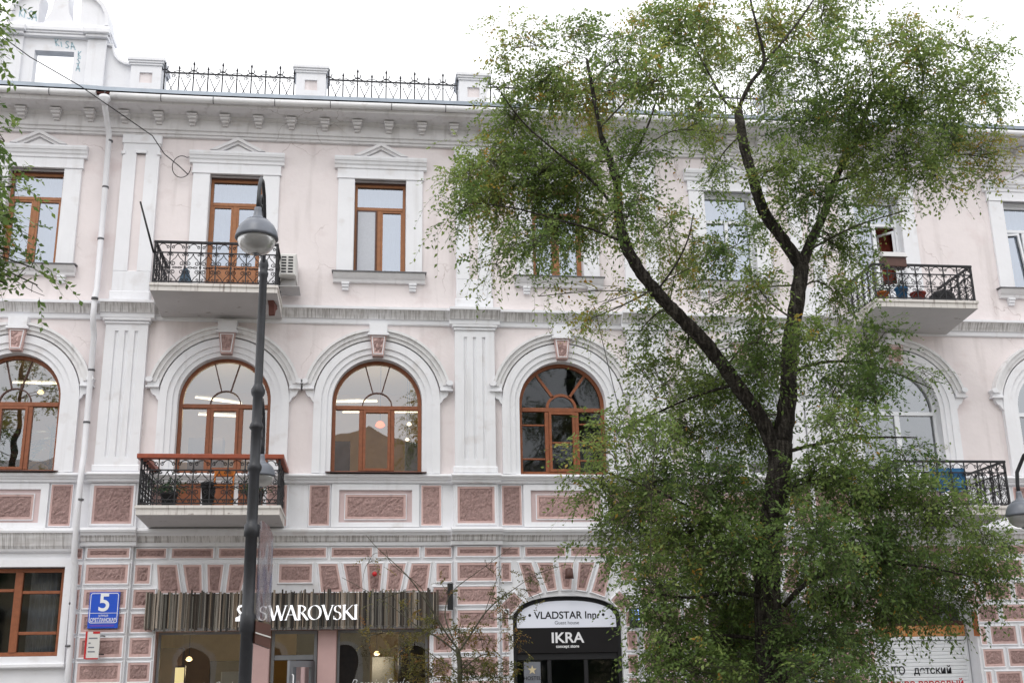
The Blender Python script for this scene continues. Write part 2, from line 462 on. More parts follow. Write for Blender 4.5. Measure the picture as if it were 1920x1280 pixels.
# ------------------------------------------------------------------ mesh helpers
class MB:
    def __init__(s):
        s.v, s.f, s.mi, s.sm = [], [], [], []
    def face(s, pts, mi=0, smooth=False):
        n = len(s.v)
        s.v += [tuple(p) for p in pts]
        s.f.append(list(range(n, n + len(pts))))
        s.mi.append(mi)
        s.sm.append(smooth)
    def box(s, x0, x1, y0, y1, z0, z1, mi=0):
        n = len(s.v)
        s.v += [(x0, y0, z0), (x1, y0, z0), (x1, y1, z0), (x0, y1, z0), (x0, y0, z1), (x1, y0, z1), (x1, y1, z1), (x0, y1, z1)]
        for q in ((0, 3, 2, 1), (4, 5, 6, 7), (0, 1, 5, 4), (1, 2, 6, 5), (2, 3, 7, 6), (3, 0, 4, 7)):
            s.f.append([n + i for i in q])
            s.mi.append(mi)
            s.sm.append(False)
        return s
    def bbox(s, x0, x1, y0, y1, z0, z1, b=0.01, mi=0):
        # box whose street face (y0) has chamfered edges
        n = len(s.v)
        s.v += [(x0, y1, z0), (x1, y1, z0), (x1, y1, z1), (x0, y1, z1),
                (x0, y0 + b, z0), (x1, y0 + b, z0), (x1, y0 + b, z1), (x0, y0 + b, z1),
                (x0 + b, y0, z0 + b), (x1 - b, y0, z0 + b), (x1 - b, y0, z1 - b), (x0 + b, y0, z1 - b)]
        for k in range(4):
            j = (k + 1) % 4
            for a in (0, 4):
                s.f.append([n + a + k, n + a + j, n + a + 4 + j, n + a + 4 + k])
                s.mi.append(mi)
                s.sm.append(False)
        s.f.append([n + 8, n + 9, n + 10, n + 11])
        s.f.append([n + 3, n + 2, n + 1, n])
        s.mi += [mi, mi]
        s.sm += [False, False]
        return s
    def prism(s, poly, y0, y1, mi=0):
        # poly in (x, z); extruded from street face y0 back to y1
        n = len(poly)
        s.face([(x, y0, z) for x, z in poly], mi)
        s.face([(x, y1, z) for x, z in reversed(poly)], mi)
        for i in range(n):
            (xa, za), (xb, zb) = poly[i], poly[(i + 1) % n]
            s.face([(xa, y1, za), (xb, y1, zb), (xb, y0, zb), (xa, y0, za)], mi)
        return s
    def prismx(s, poly, x0, x1, mi=0):
        # poly in (y, z); extruded along x
        n = len(poly)
        s.face([(x0, y, z) for y, z in poly], mi)
        s.face([(x1, y, z) for y, z in reversed(poly)], mi)
        for i in range(n):
            (ya, za), (yb, zb) = poly[i], poly[(i + 1) % n]
            s.face([(x0, ya, za), (x0, yb, zb), (x1, yb, zb), (x1, ya, za)], mi)
        return s
    def profile(s, prof, x0, x1, extra=0.0, mis=None):
        # prof: list of (d, z) from bottom to top, d = projection towards the street; closes back to y = 0.04
        pts = [(0.04, prof[0][1])] + [(-d - extra, z) for d, z in prof] + [(0.04, prof[-1][1])]
        for i in range(len(pts) - 1):
            a, b = pts[i], pts[i + 1]
            mi = mis[i] if mis else 0
            s.face([(x0, a[0], a[1]), (x1, a[0], a[1]), (x1, b[0], b[1]), (x0, b[0], b[1])], mi)
        s.face([(x0, y, z) for y, z in pts], mis[0] if mis else 0)
        s.face([(x1, y, z) for y, z in reversed(pts)], mis[0] if mis else 0)
        return s
    def ring(s, outer, inner, y0, y1, mi=0, closed=False, smooth=False):
        # solid strip between two matching (x, z) outlines
        n = len(outer)
        rng = range(n if closed else n - 1)
        for i in rng:
            j = (i + 1) % n
            o0, o1, a0, a1 = outer[i], outer[j], inner[i], inner[j]
            s.face([(a0[0], y0, a0[1]), (a1[0], y0, a1[1]), (o1[0], y0, o1[1]), (o0[0], y0, o0[1])], mi)
            s.face([(a0[0], y1, a0[1]), (o0[0], y1, o0[1]), (o1[0], y1, o1[1]), (a1[0], y1, a1[1])], mi)
            s.face([(o0[0], y0, o0[1]), (o1[0], y0, o1[1]), (o1[0], y1, o1[1]), (o0[0], y1, o0[1])], mi, smooth)
            s.face([(a0[0], y1, a0[1]), (a1[0], y1, a1[1]), (a1[0], y0, a1[1]), (a0[0], y0, a0[1])], mi, smooth)
        if not closed:
            for i in (0, n - 1):
                o, a = outer[i], inner[i]
                s.face([(a[0], y0, a[1]), (o[0], y0, o[1]), (o[0], y1, o[1]), (a[0], y1, a[1])], mi)
        return s
    def tube(s, path, rad, n=6, mi=0, smooth=True, cap=True):
        path = [Vector(p) for p in path]
        if not isinstance(rad, (list, tuple)):
            rad = [rad] * len(path)
        base = len(s.v)
        prev = None
        for i, p in enumerate(path):
            d = (path[min(i + 1, len(path) - 1)] - path[max(i - 1, 0)])
            d = d.normalized() if d.length > 1e-9 else Vector((0, 0, 1))
            if prev is None:
                ref = Vector((0, 1, 0)) if abs(d.y) < 0.9 else Vector((1, 0, 0))
                u = d.cross(ref).normalized()
            else:
                u = (prev - d * prev.dot(d))
                u = u.normalized() if u.length > 1e-6 else d.orthogonal().normalized()
            prev = u
            w = d.cross(u)
            for k in range(n):
                a = 2 * math.pi * k / n
                s.v.append(tuple(p + (u * math.cos(a) + w * math.sin(a)) * rad[i]))
        for i in range(len(path) - 1):
            for k in range(n):
                j = (k + 1) % n
                s.f.append([base + i * n + k, base + i * n + j, base + (i + 1) * n + j, base + (i + 1) * n + k])
                s.mi.append(mi)
                s.sm.append(smooth)
        if cap:
            s.f.append([base + k for k in reversed(range(n))])
            s.f.append([base + (len(path) - 1) * n + k for k in range(n)])
            s.mi += [mi, mi]
            s.sm += [False, False]
        return s
    def lathe(s, prof, c=(0, 0, 0), n=24, mi=0, smooth=True, cap=True):
        base = len(s.v)
        for r, z in prof:
            for k in range(n):
                a = 2 * math.pi * k / n
                s.v.append((c[0] + r * math.cos(a), c[1] + r * math.sin(a), c[2] + z))
        for i in range(len(prof) - 1):
            for k in range(n):
                j = (k + 1) % n
                s.f.append([base + i * n + k, base + i * n + j, base + (i + 1) * n + j, base + (i + 1) * n + k])
                s.mi.append(mi)
                s.sm.append(smooth)
        if cap:
            s.f.append([base + k for k in reversed(range(n))])
            s.f.append([base + (len(prof) - 1) * n + k for k in range(n)])
            s.mi += [mi, mi]
            s.sm += [False, False]
        return s
    def mesh(s, name, mats):
        me = bpy.data.meshes.new(name)
        me.from_pydata(s.v, [], s.f)
        for m in (mats if isinstance(mats, (list, tuple)) else [mats]):
            me.materials.append(m)
        me.polygons.foreach_set('material_index', s.mi)
        me.polygons.foreach_set('use_smooth', s.sm)
        me.update()
        return me
    def build(s, name, mats, parent=None, loc=(0, 0, 0)):
        return link(name, s.mesh(name, mats), parent, loc)

def link(name, data, parent=None, loc=(0, 0, 0), rot=None):
    o = bpy.data.objects.new(name, data)
    COL.objects.link(o)
    o.parent = parent
    o.location = loc
    if rot:
        o.rotation_euler = rot
    return o

def tag(o, label, cat, group=None):
    o['label'] = label
    o['category'] = cat
    if group:
        o['group'] = group
    return o

def empty(name, loc=(0, 0, 0)):
    o = bpy.data.objects.new(name, None)
    o.empty_display_size = 0.2
    COL.objects.link(o)
    o.location = loc
    return o

def structure(o):
    o['kind'] = 'structure'
    return o

def copy_tree(o, parent=None):
    c = o.copy()
    COL.objects.link(c)
    c.parent = parent
    for ch in list(o.children):
        copy_tree(ch, c)
    return c

def text(name, body, size, m, parent, loc, align='CENTER', extrude=0.004, rot=(R(90), 0, 0), sx=1.0, shear=0.0, offset=0.0):
    cu = bpy.data.curves.new(name, 'FONT')
    cu.body = body
    cu.size = size
    cu.align_x = align
    cu.extrude = extrude
    cu.shear = shear
    cu.offset = offset
    tmp = bpy.data.objects.new('tmp', cu)
    COL.objects.link(tmp)
    bpy.context.view_layer.update()
    me = bpy.data.meshes.new_from_object(tmp.evaluated_get(bpy.context.evaluated_depsgraph_get()))
    bpy.data.objects.remove(tmp)
    me.materials.clear()
    me.materials.append(m)
    o = link(name, me, parent, loc, rot)
    o.scale = (sx, 1, 1)
    return o

def arc(cx, cz, r, a0, a1, n, rz=None):
    rz = rz or r
    return [(cx + r * math.cos(a0 + (a1 - a0) * i / n), cz + rz * math.sin(a0 + (a1 - a0) * i / n)) for i in range(n + 1)]

def spiral(cx, cz, r0, r1, a0, turns, n=14):
    return [(cx + (r0 + (r1 - r0) * i / n) * math.cos(a0 + turns * 2 * math.pi * i / n),
             cz + (r0 + (r1 - r0) * i / n) * math.sin(a0 + turns * 2 * math.pi * i / n)) for i in range(n + 1)]

# ------------------------------------------------------------------ ground
mb = MB()
mb.face([(-150, -200, -0.16), (150, -200, -0.16), (150, 120, -0.16), (-150, 120, -0.16)])
structure(mb.build('ground', M['soil']))
mb = MB()
mb.face([(-150, -21.5, -0.13), (150, -21.5, -0.13), (150, -15.0, -0.13), (-150, -15.0, -0.13)])
structure(mb.build('road', M['asphalt']))
mb = MB()
mb.box(-150, 150, -14.85, 0.3, -0.15, 0.0)
structure(mb.build('pavement', M['paving']))
mb = MB()
mb.box(-150, 150, -15.0, -14.85, -0.15, 0.012)
structure(mb.build('kerb', M['kerb']))
mb = MB()
mb.box(-150, 150, -33.0, -21.65, -0.15, 0.0)
structure(mb.build('far_pavement', M['paving']))
mb = MB()
mb.box(-150, 150, -21.65, -21.5, -0.15, 0.012)
structure(mb.build('far_kerb', M['kerb']))

# ------------------------------------------------------------------ the pink house
HOUSE = empty('apartment_building', (0, 0, 0))
tag(HOUSE, 'pale pink three-storey old building with white mouldings and rusticated ground floor', 'building')
AX = [-7.21, -2.97, 0.20, 4.19, 8.25, 11.86, 15.65]      # window axes
PIL = [-5.04, 2.28, 6.10, 10.05]                          # pilaster axes
XL, XR = -10.5, 18.0
SPR, RAD, SILL = 7.53, 0.95, 5.98                         # arched windows: springing, radius, sill

def arch_pts(ax, r, n=28):
    return [(ax - r, SILL)] + arc(ax, SPR, r, math.pi, 0, n) + [(ax + r, SILL)]

def shop_arch(ax, half=1.13, spring=3.0, rise=0.47, n=20, z0=0.0):
    pts = [(ax - half, z0)]
    for i in range(n + 1):
        t = math.pi * (1 - i / n)
        c, s_ = math.cos(t), math.sin(t)
        pts.append((ax + half * math.copysign(abs(c) ** 0.86, c), spring + rise * s_ ** 0.86))
    return pts + [(ax + half, z0)]

def wall_opening(mb, x0, x1, z0, z1, path, depth, mi=0, rmi=1):
    """wall sheet x0..x1 / z0..z1 at y=0 with an opening whose outline runs up the left side, over and down the right; reveals go back by depth"""
    xl, xr, zb = path[0][0], path[-1][0], path[0][1]
    mb.face([(x0, 0, z0), (xl, 0, z0), (xl, 0, z1), (x0, 0, z1)], mi)
    mb.face([(xr, 0, z0), (x1, 0, z0), (x1, 0, z1), (xr, 0, z1)], mi)
    if zb > z0 + 1e-4:
        mb.face([(xl, 0, z0), (xr, 0, z0), (xr, 0, zb), (xl, 0, zb)], mi)
    for a, b in zip(path[1:-2], path[2:-1]):
        mb.face([(a[0], 0, a[1]), (b[0], 0, b[1]), (b[0], 0, z1), (a[0], 0, z1)], mi)
    loop = path + [path[0]]
    for a, b in zip(loop[:-1], loop[1:]):
        mb.face([(a[0], 0, a[1]), (a[0], depth, a[1]), (b[0], depth, b[1]), (b[0], 0, b[1])], rmi)

# --- walls, storey by storey
cuts = [XL, -5.04, -1.38, 2.28, 6.10, 10.05, 13.75, XR]
mb = MB()
for i, a in enumerate(AX):
    zb = 9.58 if i in (1, 5) else 10.44
    wall_opening(mb, cuts[i], cuts[i + 1], 9.3, 13.8, [(a - 0.57, zb), (a - 0.57, 12.66), (a + 0.57, 12.66), (a + 0.57, zb)], 0.34)
mb.build('wall', [M['wall'], M['white']], HOUSE)
mb = MB()
for i, a in enumerate(AX):
    wall_opening(mb, cuts[i], cuts[i + 1], 5.8, 9.3, arch_pts(a, RAD), 0.34)
mb.build('wall', [M['wall'], M['white']], HOUSE)
mb = MB()
mb.face([(XL, 0, 4.5), (XR, 0, 4.5), (XR, 0, 5.8), (XL, 0, 5.8)])
mb.build('wall', M['white'], HOUSE)

# ground floor: white bed of the rusticated stones, with the openings
GF = MB()
wall_opening(GF, XL, -5.62, 0, 4.5, [(-8.6, 2.42), (-8.6, 4.12), (-5.86, 4.12), (-5.86, 2.42)], 0.3, 0, 0)
def rect(x0, x1, z0, z1, y=0.0, mi=0):
    GF.face([(x0, y, z0), (x1, y, z0), (x1, y, z1), (x0, y, z1)], mi)
rect(-5.62, -4.05, 0, 4.5)
rect(-4.05, 1.32, 2.86, 4.5)
rect(1.32, 2.28, 0, 4.5)
for xs in (-4.05, 1.32):
    GF.face([(xs, 0, 0), (xs, 0.45, 0), (xs, 0.45, 2.86), (xs, 0, 2.86)], 1)
GF.face([(-4.05, 0, 2.86), (1.32, 0, 2.86), (1.32, 0.45, 2.86), (-4.05, 0.45, 2.86)], 1)
for a, x0, x1 in ((4.15, 2.28, 6.10), (8.25, 6.10, 10.05), (11.88, 10.05, 13.75)):
    wall_opening(GF, x0, x1, 0, 4.5, shop_arch(a), 0.58, 0, 0)
rect(13.75, XR, 0, 4.5)
GFW = GF.build('ground_floor_wall', [M['white'], M['pink']], HOUSE)

# shell behind the street front
mb = MB()
mb.box(XL, XR, 11.0, 11.4, 0, 14.0)
mb.box(XL - 0.3, XL, 0, 11.4, 0, 14.0)
mb.box(XR, XR + 0.3, 0, 11.4, 0, 14.0)
mb.build('rear_wall', M['wall'], HOUSE)
for z in (4.6, 9.35):
    mb = MB()
    mb.box(XL, XR, 0.35, 11.0, z - 0.1, z + 0.1)
    mb.build('floor_slab', M['cream'], HOUSE)

# --- interiors seen through the glass
def room(x0, x1, y1, z0, z1, m_wall, m_ceil, m_floor):
    mb = MB()
    y0 = 0.36
    mb.face([(x0, y1, z0), (x1, y1, z0), (x1, y1, z1), (x0, y1, z1)], 0)
    mb.face([(x0, y0, z0), (x0, y1, z0), (x0, y1, z1), (x0, y0, z1)], 0)
    mb.face([(x1, y1, z0), (x1, y0, z0), (x1, y0, z1), (x1, y1, z1)], 0)
    mb.face([(x0, y0, z1), (x0, y1, z1), (x1, y1, z1), (x1, y0, z1)], 1)
    mb.face([(x0, y0, z0), (x1, y0, z0), (x1, y1, z0), (x0, y1, z0)], 2)
    mb.build('interior_wall', [m_wall, m_ceil, m_floor], HOUSE)
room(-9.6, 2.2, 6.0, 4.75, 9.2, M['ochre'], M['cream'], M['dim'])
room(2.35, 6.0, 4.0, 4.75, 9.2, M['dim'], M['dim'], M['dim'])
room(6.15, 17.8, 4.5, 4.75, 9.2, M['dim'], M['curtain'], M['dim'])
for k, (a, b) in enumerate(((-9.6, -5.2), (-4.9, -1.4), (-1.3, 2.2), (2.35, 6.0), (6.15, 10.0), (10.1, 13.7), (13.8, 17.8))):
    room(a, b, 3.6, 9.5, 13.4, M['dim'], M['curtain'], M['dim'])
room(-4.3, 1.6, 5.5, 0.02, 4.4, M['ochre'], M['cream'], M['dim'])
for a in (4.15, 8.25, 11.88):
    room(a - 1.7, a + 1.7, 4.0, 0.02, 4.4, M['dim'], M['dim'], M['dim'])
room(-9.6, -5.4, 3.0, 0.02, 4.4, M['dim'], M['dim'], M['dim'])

# --- mouldings that run along the front
def spans(pils, half, lo=XL, hi=XR):
    out, x = [], lo
    for p in pils:
        out.append((x, p - half, False))
        out.append((p - half, p + half, True))
        x = p + half
    out.append((x, hi, False))
    return out
mb = MB()
prof = [(0.03, 9.24), (0.05, 9.26), (0.05, 9.345), (0.085, 9.36), (0.10, 9.40), (0.15, 9.48), (0.20, 9.535), (0.225, 9.54), (0.225, 9.595), (0.02, 9.62)]
mis = [0, 0, 0, 0, 1, 1, 1, 0, 0, 0, 0]
for a, b, p in spans(PIL, 0.55):
    mb.profile(prof, a, b, 0.13 if p else 0.0, mis)
mb.build('belt_course', [M['white'], M['dirty']], HOUSE)
mb = MB()
prof = [(0.04, 5.78), (0.07, 5.80), (0.07, 5.84), (0.11, 5.86), (0.13, 5.90), (0.16, 5.905), (0.175, 5.93), (0.16, 5.965), (0.05, 5.99)]
for a, b, p in spans(PIL, 0.52):
    mb.profile(prof, a, b, 0.11 if p else 0.0)
mb.build('sill_course', M['white'], HOUSE)
mb = MB()
prof = [(0.05, 4.50), (0.06, 4.52), (0.06, 4.58), (0.10, 4.60), (0.12, 4.66), (0.17, 4.70), (0.19, 4.755), (0.225, 4.76), (0.24, 4.80), (0.22, 4.84), (0.05, 4.87)]
mis = [0, 0, 0, 1, 1, 1, 0, 0, 0, 0, 0, 0]
for a, b, p in spans(PIL, 0.53, -5.62):
    mb.profile(prof, a, b, 0.13 if p else 0.0, mis)
mis = [0, 0, 0, 1, 1, 1, 1, 1, 0, 0, 0, 0]
mb.profile([(0.05, 4.40), (0.08, 4.42), (0.10, 4.46), (0.14, 4.52), (0.16, 4.60), (0.19, 4.68), (0.20, 4.74), (0.24, 4.76), (0.25, 4.80), (0.23, 4.85), (0.05, 4.88)], XL, -5.72, 0, mis)
mb.build('belt_course', [M['white'], M['dirty']], HOUSE)
mb = MB()
prof = [(0.04, 13.50), (0.075, 13.51), (0.075, 13.56), (0.11, 13.57), (0.11, 13.63), (0.15, 13.65), (0.15, 13.90), (0.20, 13.93), (0.22, 13.97), (0.66, 13.99),
        (0.68, 14.03), (0.70, 14.06), (0.70, 14.12), (0.4, 14.16)]
mb.profile(prof, XL, XR)
mb.build('cornice', M['cornice'], HOUSE)
# cornice brackets
bm_ = MB()
for (w, y0, y1, z0, z1) in ((0.115, -0.40, -0.15, 0.11, 0.155), (0.095, -0.36, -0.15, 0.055, 0.11), (0.075, -0.29, -0.15, 0.0, 0.055), (0.06, -0.21, -0.15, -0.05, 0.0)):
    bm_.bbox(-w, w, y0, y1, z0, z1, 0.008)
bmesh_ = bm_.mesh('bracket', M['cornice'])
k = 0
x = -10.5
while x < XR - 0.3:
    link('bracket', bmesh_, HOUSE, (x + random.uniform(-0.012, 0.012), 0, 13.80))
    x += 0.725
# gutter, flashing
mb = MB()
def gz(x):      # the old gutter is not level
    return 14.105 + 0.018 * math.sin(x * 0.55 + 0.4) + (0.02 if x < -5.8 else 0)
for seg in ((XL, -5.95), (-5.65, XR)):
    n = max(2, int((seg[1] - seg[0]) / 0.6))
    mb.tube([(seg[0] + (seg[1] - seg[0]) * i / n, -0.76, gz(seg[0] + (seg[1] - seg[0]) * i / n)) for i in range(n + 1)], 0.072, 12)
GUT = mb.build('gutter', M['gutter'], HOUSE)
bm_ = MB().tube([(0, -0.76 + 0.078 * math.cos(a), 0.078 * math.sin(a)) for a in [2 * math.pi * i / 14 for i in range(15)]], 0.008, 5)
strap = bm_.mesh('strap', M['darksill'])
x = -9.4
while x < 17:
    link('strap', strap, GUT, (x, 0, gz(x)))
    x += 1.24 + random.uniform(-0.15, 0.15)
mb = MB()
mb.prismx([(-0.74, 14.16), (-0.74, 14.19), (0.30, 14.19), (0.30, 14.16)], XL, XR, 1)
n = 60
for i in range(n):
    a, b = XL + (XR - XL) * i / n, XL + (XR - XL) * (i + 1) / n
    za, zb = gz(a) - 14.1, gz(b) - 14.1
    mb.face([(a, -0.79, 14.20 + za), (b, -0.79, 14.20 + zb), (b, -0.77, 14.30 + zb), (a, -0.77, 14.30 + za)], 0)
    mb.face([(a, -0.77, 14.30 + za), (b, -0.77, 14.30 + zb), (b, 0.3, 14.36), (a, 0.3, 14.36)], 0)
mb.box(XL, XR, 0.3, 11.4, 14.05, 14.36)
mb.build('roof', [M['roof'], M['redlead']], HOUSE)

# --- pilasters
def fluted(p):
    mb = MB()
    h = 0.43
    xs = [-h]
    for c in (-0.2, 0.0, 0.2):
        xs += [c - 0.04, c - 0.02, c + 0.02, c + 0.04]
    xs.append(h)
    z0, z1 = 6.30, 8.98
    D = -0.115
    mb.box(p - h, p + h, D, 0.02, 5.97, z0)
    mb.box(p - h, p + h, D, 0.02, z1, 9.22)
    for i in range(len(xs) - 1):
        fl = i in (2, 6, 10)
        side = i in (1, 3, 5, 7, 9, 11)
        ya = yb = D
        if fl:
            ya = yb = D + 0.035
        elif side:
            ya, yb = (D, D + 0.035) if i in (1, 5, 9) else (D + 0.035, D)
        mb.face([(p + xs[i], ya, z0), (p + xs[i + 1], yb, z0), (p + xs[i + 1], yb, z1), (p + xs[i], ya, z1)])
    mb.face([(p - h, 0.02, z0), (p - h, D, z0), (p - h, D, z1), (p - h, 0.02, z1)])
    mb.face([(p + h, D, z0), (p + h, 0.02, z0), (p + h, 0.02, z1), (p + h, D, z1)])
    o = mb.build('pilaster', M['white'], HOUSE)
    c = MB()
    c.bbox(p - 0.47, p + 0.47, -0.145, 0.0, 5.995, 6.14, 0.02)
    c.build('base', M['white'], o)
    c = MB()
    c.bbox(p - 0.455, p + 0.455, -0.15, 0.0, 9.13, 9.18, 0.012)
    c.bbox(p - 0.49, p + 0.49, -0.175, 0.0, 9.19, 9.26, 0.015)
    c.build('capital', M['white'], o)
for p in PIL:
    fluted(p)
for p in PIL:
    mb = MB()
    mb.bbox(p - 0.42, p + 0.42, -0.14, 0.02, 9.60, 9.86, 0.02)
    mb.bbox(p - 0.39, p + 0.39, -0.10, 0.02, 9.86, 10.32, 0.012)
    mb.box(p - 0.39, p - 0.10, -0.10, 0.02, 10.32, 13.06)
    mb.box(p + 0.10, p + 0.39, -0.10, 0.02, 10.32, 13.06)
    mb.box(p - 0.10, p + 0.10, -0.055, 0.02, 10.32, 13.06, 1)
    mb.box(p - 0.39, p + 0.39, -0.10, 0.02, 13.06, 13.30)
    mb.bbox(p - 0.42, p + 0.42, -0.13, 0.02, 13.30, 13.50, 0.012)
    o = mb.build('pilaster', [M['white'], M['wall']], HOUSE)
    for xa, xb, y1, za in ((p - 0.12, p + 0.12, -0.04, 13.06), (p - 0.42, p - 0.34, 0.0, 13.03), (p + 0.34, p + 0.42, 0.0, 13.03)):
        c = MB()
        c.bbox(xa, xb, -0.135, y1, za, za + 0.065, 0.01)
        c.build('label_stop', M['white'], o)

# --- rough cast panels and stones (each its own piece)
STONES = {}
def stone_mesh(q, rim, border, h, key, rng):
    """q: four (x,z) corners counter-clockwise from lower left, local; raised block with white rim, pink border, rough centre"""
    mb = MB()
    def inset(quad, d):
        cx = sum(p[0] for p in quad) / 4
        cz = sum(p[1] for p in quad) / 4
        n = 4
        lines = []
        for i in range(n):
            a, b = quad[i], quad[(i + 1) % n]
            dx, dz = b[0] - a[0], b[1] - a[1]
            L = math.hypot(dx, dz) or 1
            nx, nz = -dz / L, dx / L
            lines.append((a[0] + nx * d, a[1] + nz * d, dx, dz))
        res = []
        for i in range(n):
            p, r = lines[i - 1], lines[i]
            det = p[2] * r[3] - p[3] * r[2]
            if abs(det) < 1e-9:
                res.append((r[0], r[1]))
                continue
            t = ((r[0] - p[0]) * r[3] - (r[1] - p[1]) * r[2]) / det
            res.append((p[0] + p[2] * t, p[1] + p[3] * t))
        return res
    levels = [(q, 0.0, 0), (inset(q, 0.018), -h, 0), (inset(q, rim), -h, 0), (inset(q, rim + 0.008), -h + 0.008, 0),
              (inset(q, rim + border), -h + 0.008, 1), (inset(q, rim + border + 0.008), -h + 0.022, 1)]
    for (qa, ya, _), (qb, yb, mi) in zip(levels[:-1], levels[1:]):
        for i in range(4):
            j = (i + 1) % 4
            mb.face([(qa[i][0], ya, qa[i][1]), (qa[j][0], ya, qa[j][1]), (qb[j][0], yb, qb[j][1]), (qb[i][0], yb, qb[i][1])], mi)
    c = levels[-1][0]
    w = max(math.dist(c[0], c[1]), math.dist(c[3], c[2]))
    hh = math.dist(c[0], c[3])
    nx, nz = max(3, min(22, int(w / 0.042))), max(3, min(18, int(hh / 0.042)))
    base = len(mb.v)
    for j in range(nz + 1):
        for i in range(nx + 1):
            u, v = i / nx, j / nz
            x = (c[0][0] * (1 - u) + c[1][0] * u) * (1 - v) + (c[3][0] * (1 - u) + c[2][0] * u) * v
            z = (c[0][1] * (1 - u) + c[1][1] * u) * (1 - v) + (c[3][1] * (1 - u) + c[2][1] * u) * v
            e = i in (0, nx) or j in (0, nz)
            y = -h + 0.022 - (0.0 if e else rng.uniform(-0.006, 0.022))
            if not e:
                x += rng.uniform(-0.015, 0.015)
                z += rng.uniform(-0.015, 0.015)
            mb.v.append((x, y, z))
    for j in range(nz):
        for i in range(nx):
            a = base + j * (nx + 1) + i
            mb.f.append([a, a + 1, a + nx + 2, a + nx + 1])
            mb.mi.append(2)
            mb.sm.append(False)
    return mb.mesh('stone', [M['white'], M['pink'], M['rough']])
SRNG = random.Random(3)
def stone(q, y=0.0, parent=None, rim=0.032, border=0.05, h=0.042, name='stone'):
    cx = sum(p[0] for p in q) / 4
    cz = sum(p[1] for p in q) / 4
    loc = [(p[0] - cx, p[1] - cz) for p in q]
    key = tuple((round(a, 2), round(b, 2)) for a, b in loc) + (rim, border, h, SRNG.randint(0, 1))
    if key not in STONES:
        STONES[key] = stone_mesh(loc, rim, border, h, key, SRNG)
    return link(name, STONES[key], parent or GFW, (cx, y, cz))
def srect(x0, x1, z0, z1, y=0.0, **k):
    return stone([(x0, z0), (x1, z0), (x1, z1), (x0, z1)], y, **k)
G = 0.022      # joint half width
ROWS = [(4.24, 4.50), (3.74, 4.18), (3.27, 3.70), (2.81, 3.23), (2.34, 2.78), (1.88, 2.31), (1.42, 1.85)]
# quoin columns under the pilasters
for p in PIL:
    mb = MB()
    mb.box(p - 0.46, p + 0.46, -0.09, 0.03, 0.0, 4.52)
    o = mb.build('quoin', M['white'], HOUSE)
    for z0, z1 in ROWS:
        srect(p - 0.44, p + 0.44, z0, z1, -0.09, parent=o, border=0.055, h=0.055)
# top row
def row_a(joints):
    z0, z1 = ROWS[0]
    for a, b in zip(joints[:-1], joints[1:]):
        srect(a + G, b - G, z0, z1, rim=0.028, border=0.04)
row_a([-4.58, -3.89, -2.97, -1.95, -0.73, 0.20, 1.16, 1.82])
row_a([2.74, 3.24, 4.21, 5.12, 5.64])
row_a([6.56, 7.30, 8.25, 9.20, 9.59])
row_a([10.51, 11.00, 11.86, 12.75, 13.6, 14.5, 15.4])
srect(-5.74, -5.53, 4.24, 4.50, rim=0.02, border=0.03)
# flat arches over the shop
ZT, ZB = 4.18, 3.55
for a in (-2.97, 0.20):
    T = [-1.2, -0.70, -0.22, 0.22, 0.70, 1.2]
    B = [-1.12, -0.57, -0.17, 0.17, 0.57, 1.12]
    for i in range(5):
        stone([(a + B[i] + G, ZB), (a + B[i + 1] - G, ZB), (a + T[i + 1] - G, ZT), (a + T[i] + G, ZT)], rim=0.03, border=0.045)
for x0, x1 in ((-4.56, -4.19), (-1.75, -1.02), (1.42, 1.80)):
    srect(x0, x1, *ROWS[1])
for z0, z1 in ROWS[2:]:
    srect(-4.56, -4.07, z0, z1)
    srect(1.36, 1.80, z0, z1)
for z0, z1 in ROWS[1:]:
    srect(-5.68, -5.52, z0, z1, rim=0.02, border=0.03)
# arched bays
def arch_bay(a, pl, pr):
    zt = 4.18
    top = [-1.06, -0.68, -0.22, 0.22, 0.68, 1.06]
    bx = [-0.84, -0.45, -0.145, 0.145, 0.45, 0.84]
    bz = [3.40, 3.52, 3.56, 3.56, 3.52, 3.40]
    for i in range(5):
        stone([(a + bx[i] + G, bz[i]), (a + bx[i + 1] - G, bz[i + 1]), (a + top[i + 1] - G, zt), (a + top[i] + G, zt)], rim=0.03, border=0.045)
    for s in (-1, 1):
        q = [(a + s * 1.165, 3.05), (a + s * 1.46, 3.26), (a + s * 1.10, 3.60), (a + s * 0.88, 3.37)]
        if s < 0:
            q = [q[1], q[0], q[3], q[2]]
        stone(q, rim=0.028, border=0.045)
    for lo, hi in ((pl, a - 1.10), (a + 1.10, pr)):
        if hi - lo > 0.16:
            srect(lo + G, hi - G, *ROWS[1], rim=0.026, border=0.04)
    for lo, hi in ((pl, a - 1.17), (a + 1.17, pr)):
        for z0, z1 in ROWS[3:]:
            if hi - lo > 0.16:
                srect(lo + G, hi - G, z0, z1, rim=0.026, border=0.04)
arch_bay(4.15, 2.74, 5.64)
arch_bay(8.25, 6.56, 9.59)
arch_bay(11.88, 10.51, 13.06)
for i, (z0, z1) in enumerate(ROWS[1:]):
    xs = [13.03, 13.26, 13.95, 14.64, 15.3] if i % 2 else [13.03, 13.60, 14.30, 15.0, 15.6]
    if i == 0:
        xs = [13.06, 13.60, 14.30, 15.0]
    for x0, x1 in zip(xs[:-1], xs[1:]):
        srect(x0 + G, x1 - G, z0, z1, rim=0.03)
for i, (z0, z1) in enumerate(ROWS[2:3]):
    pass

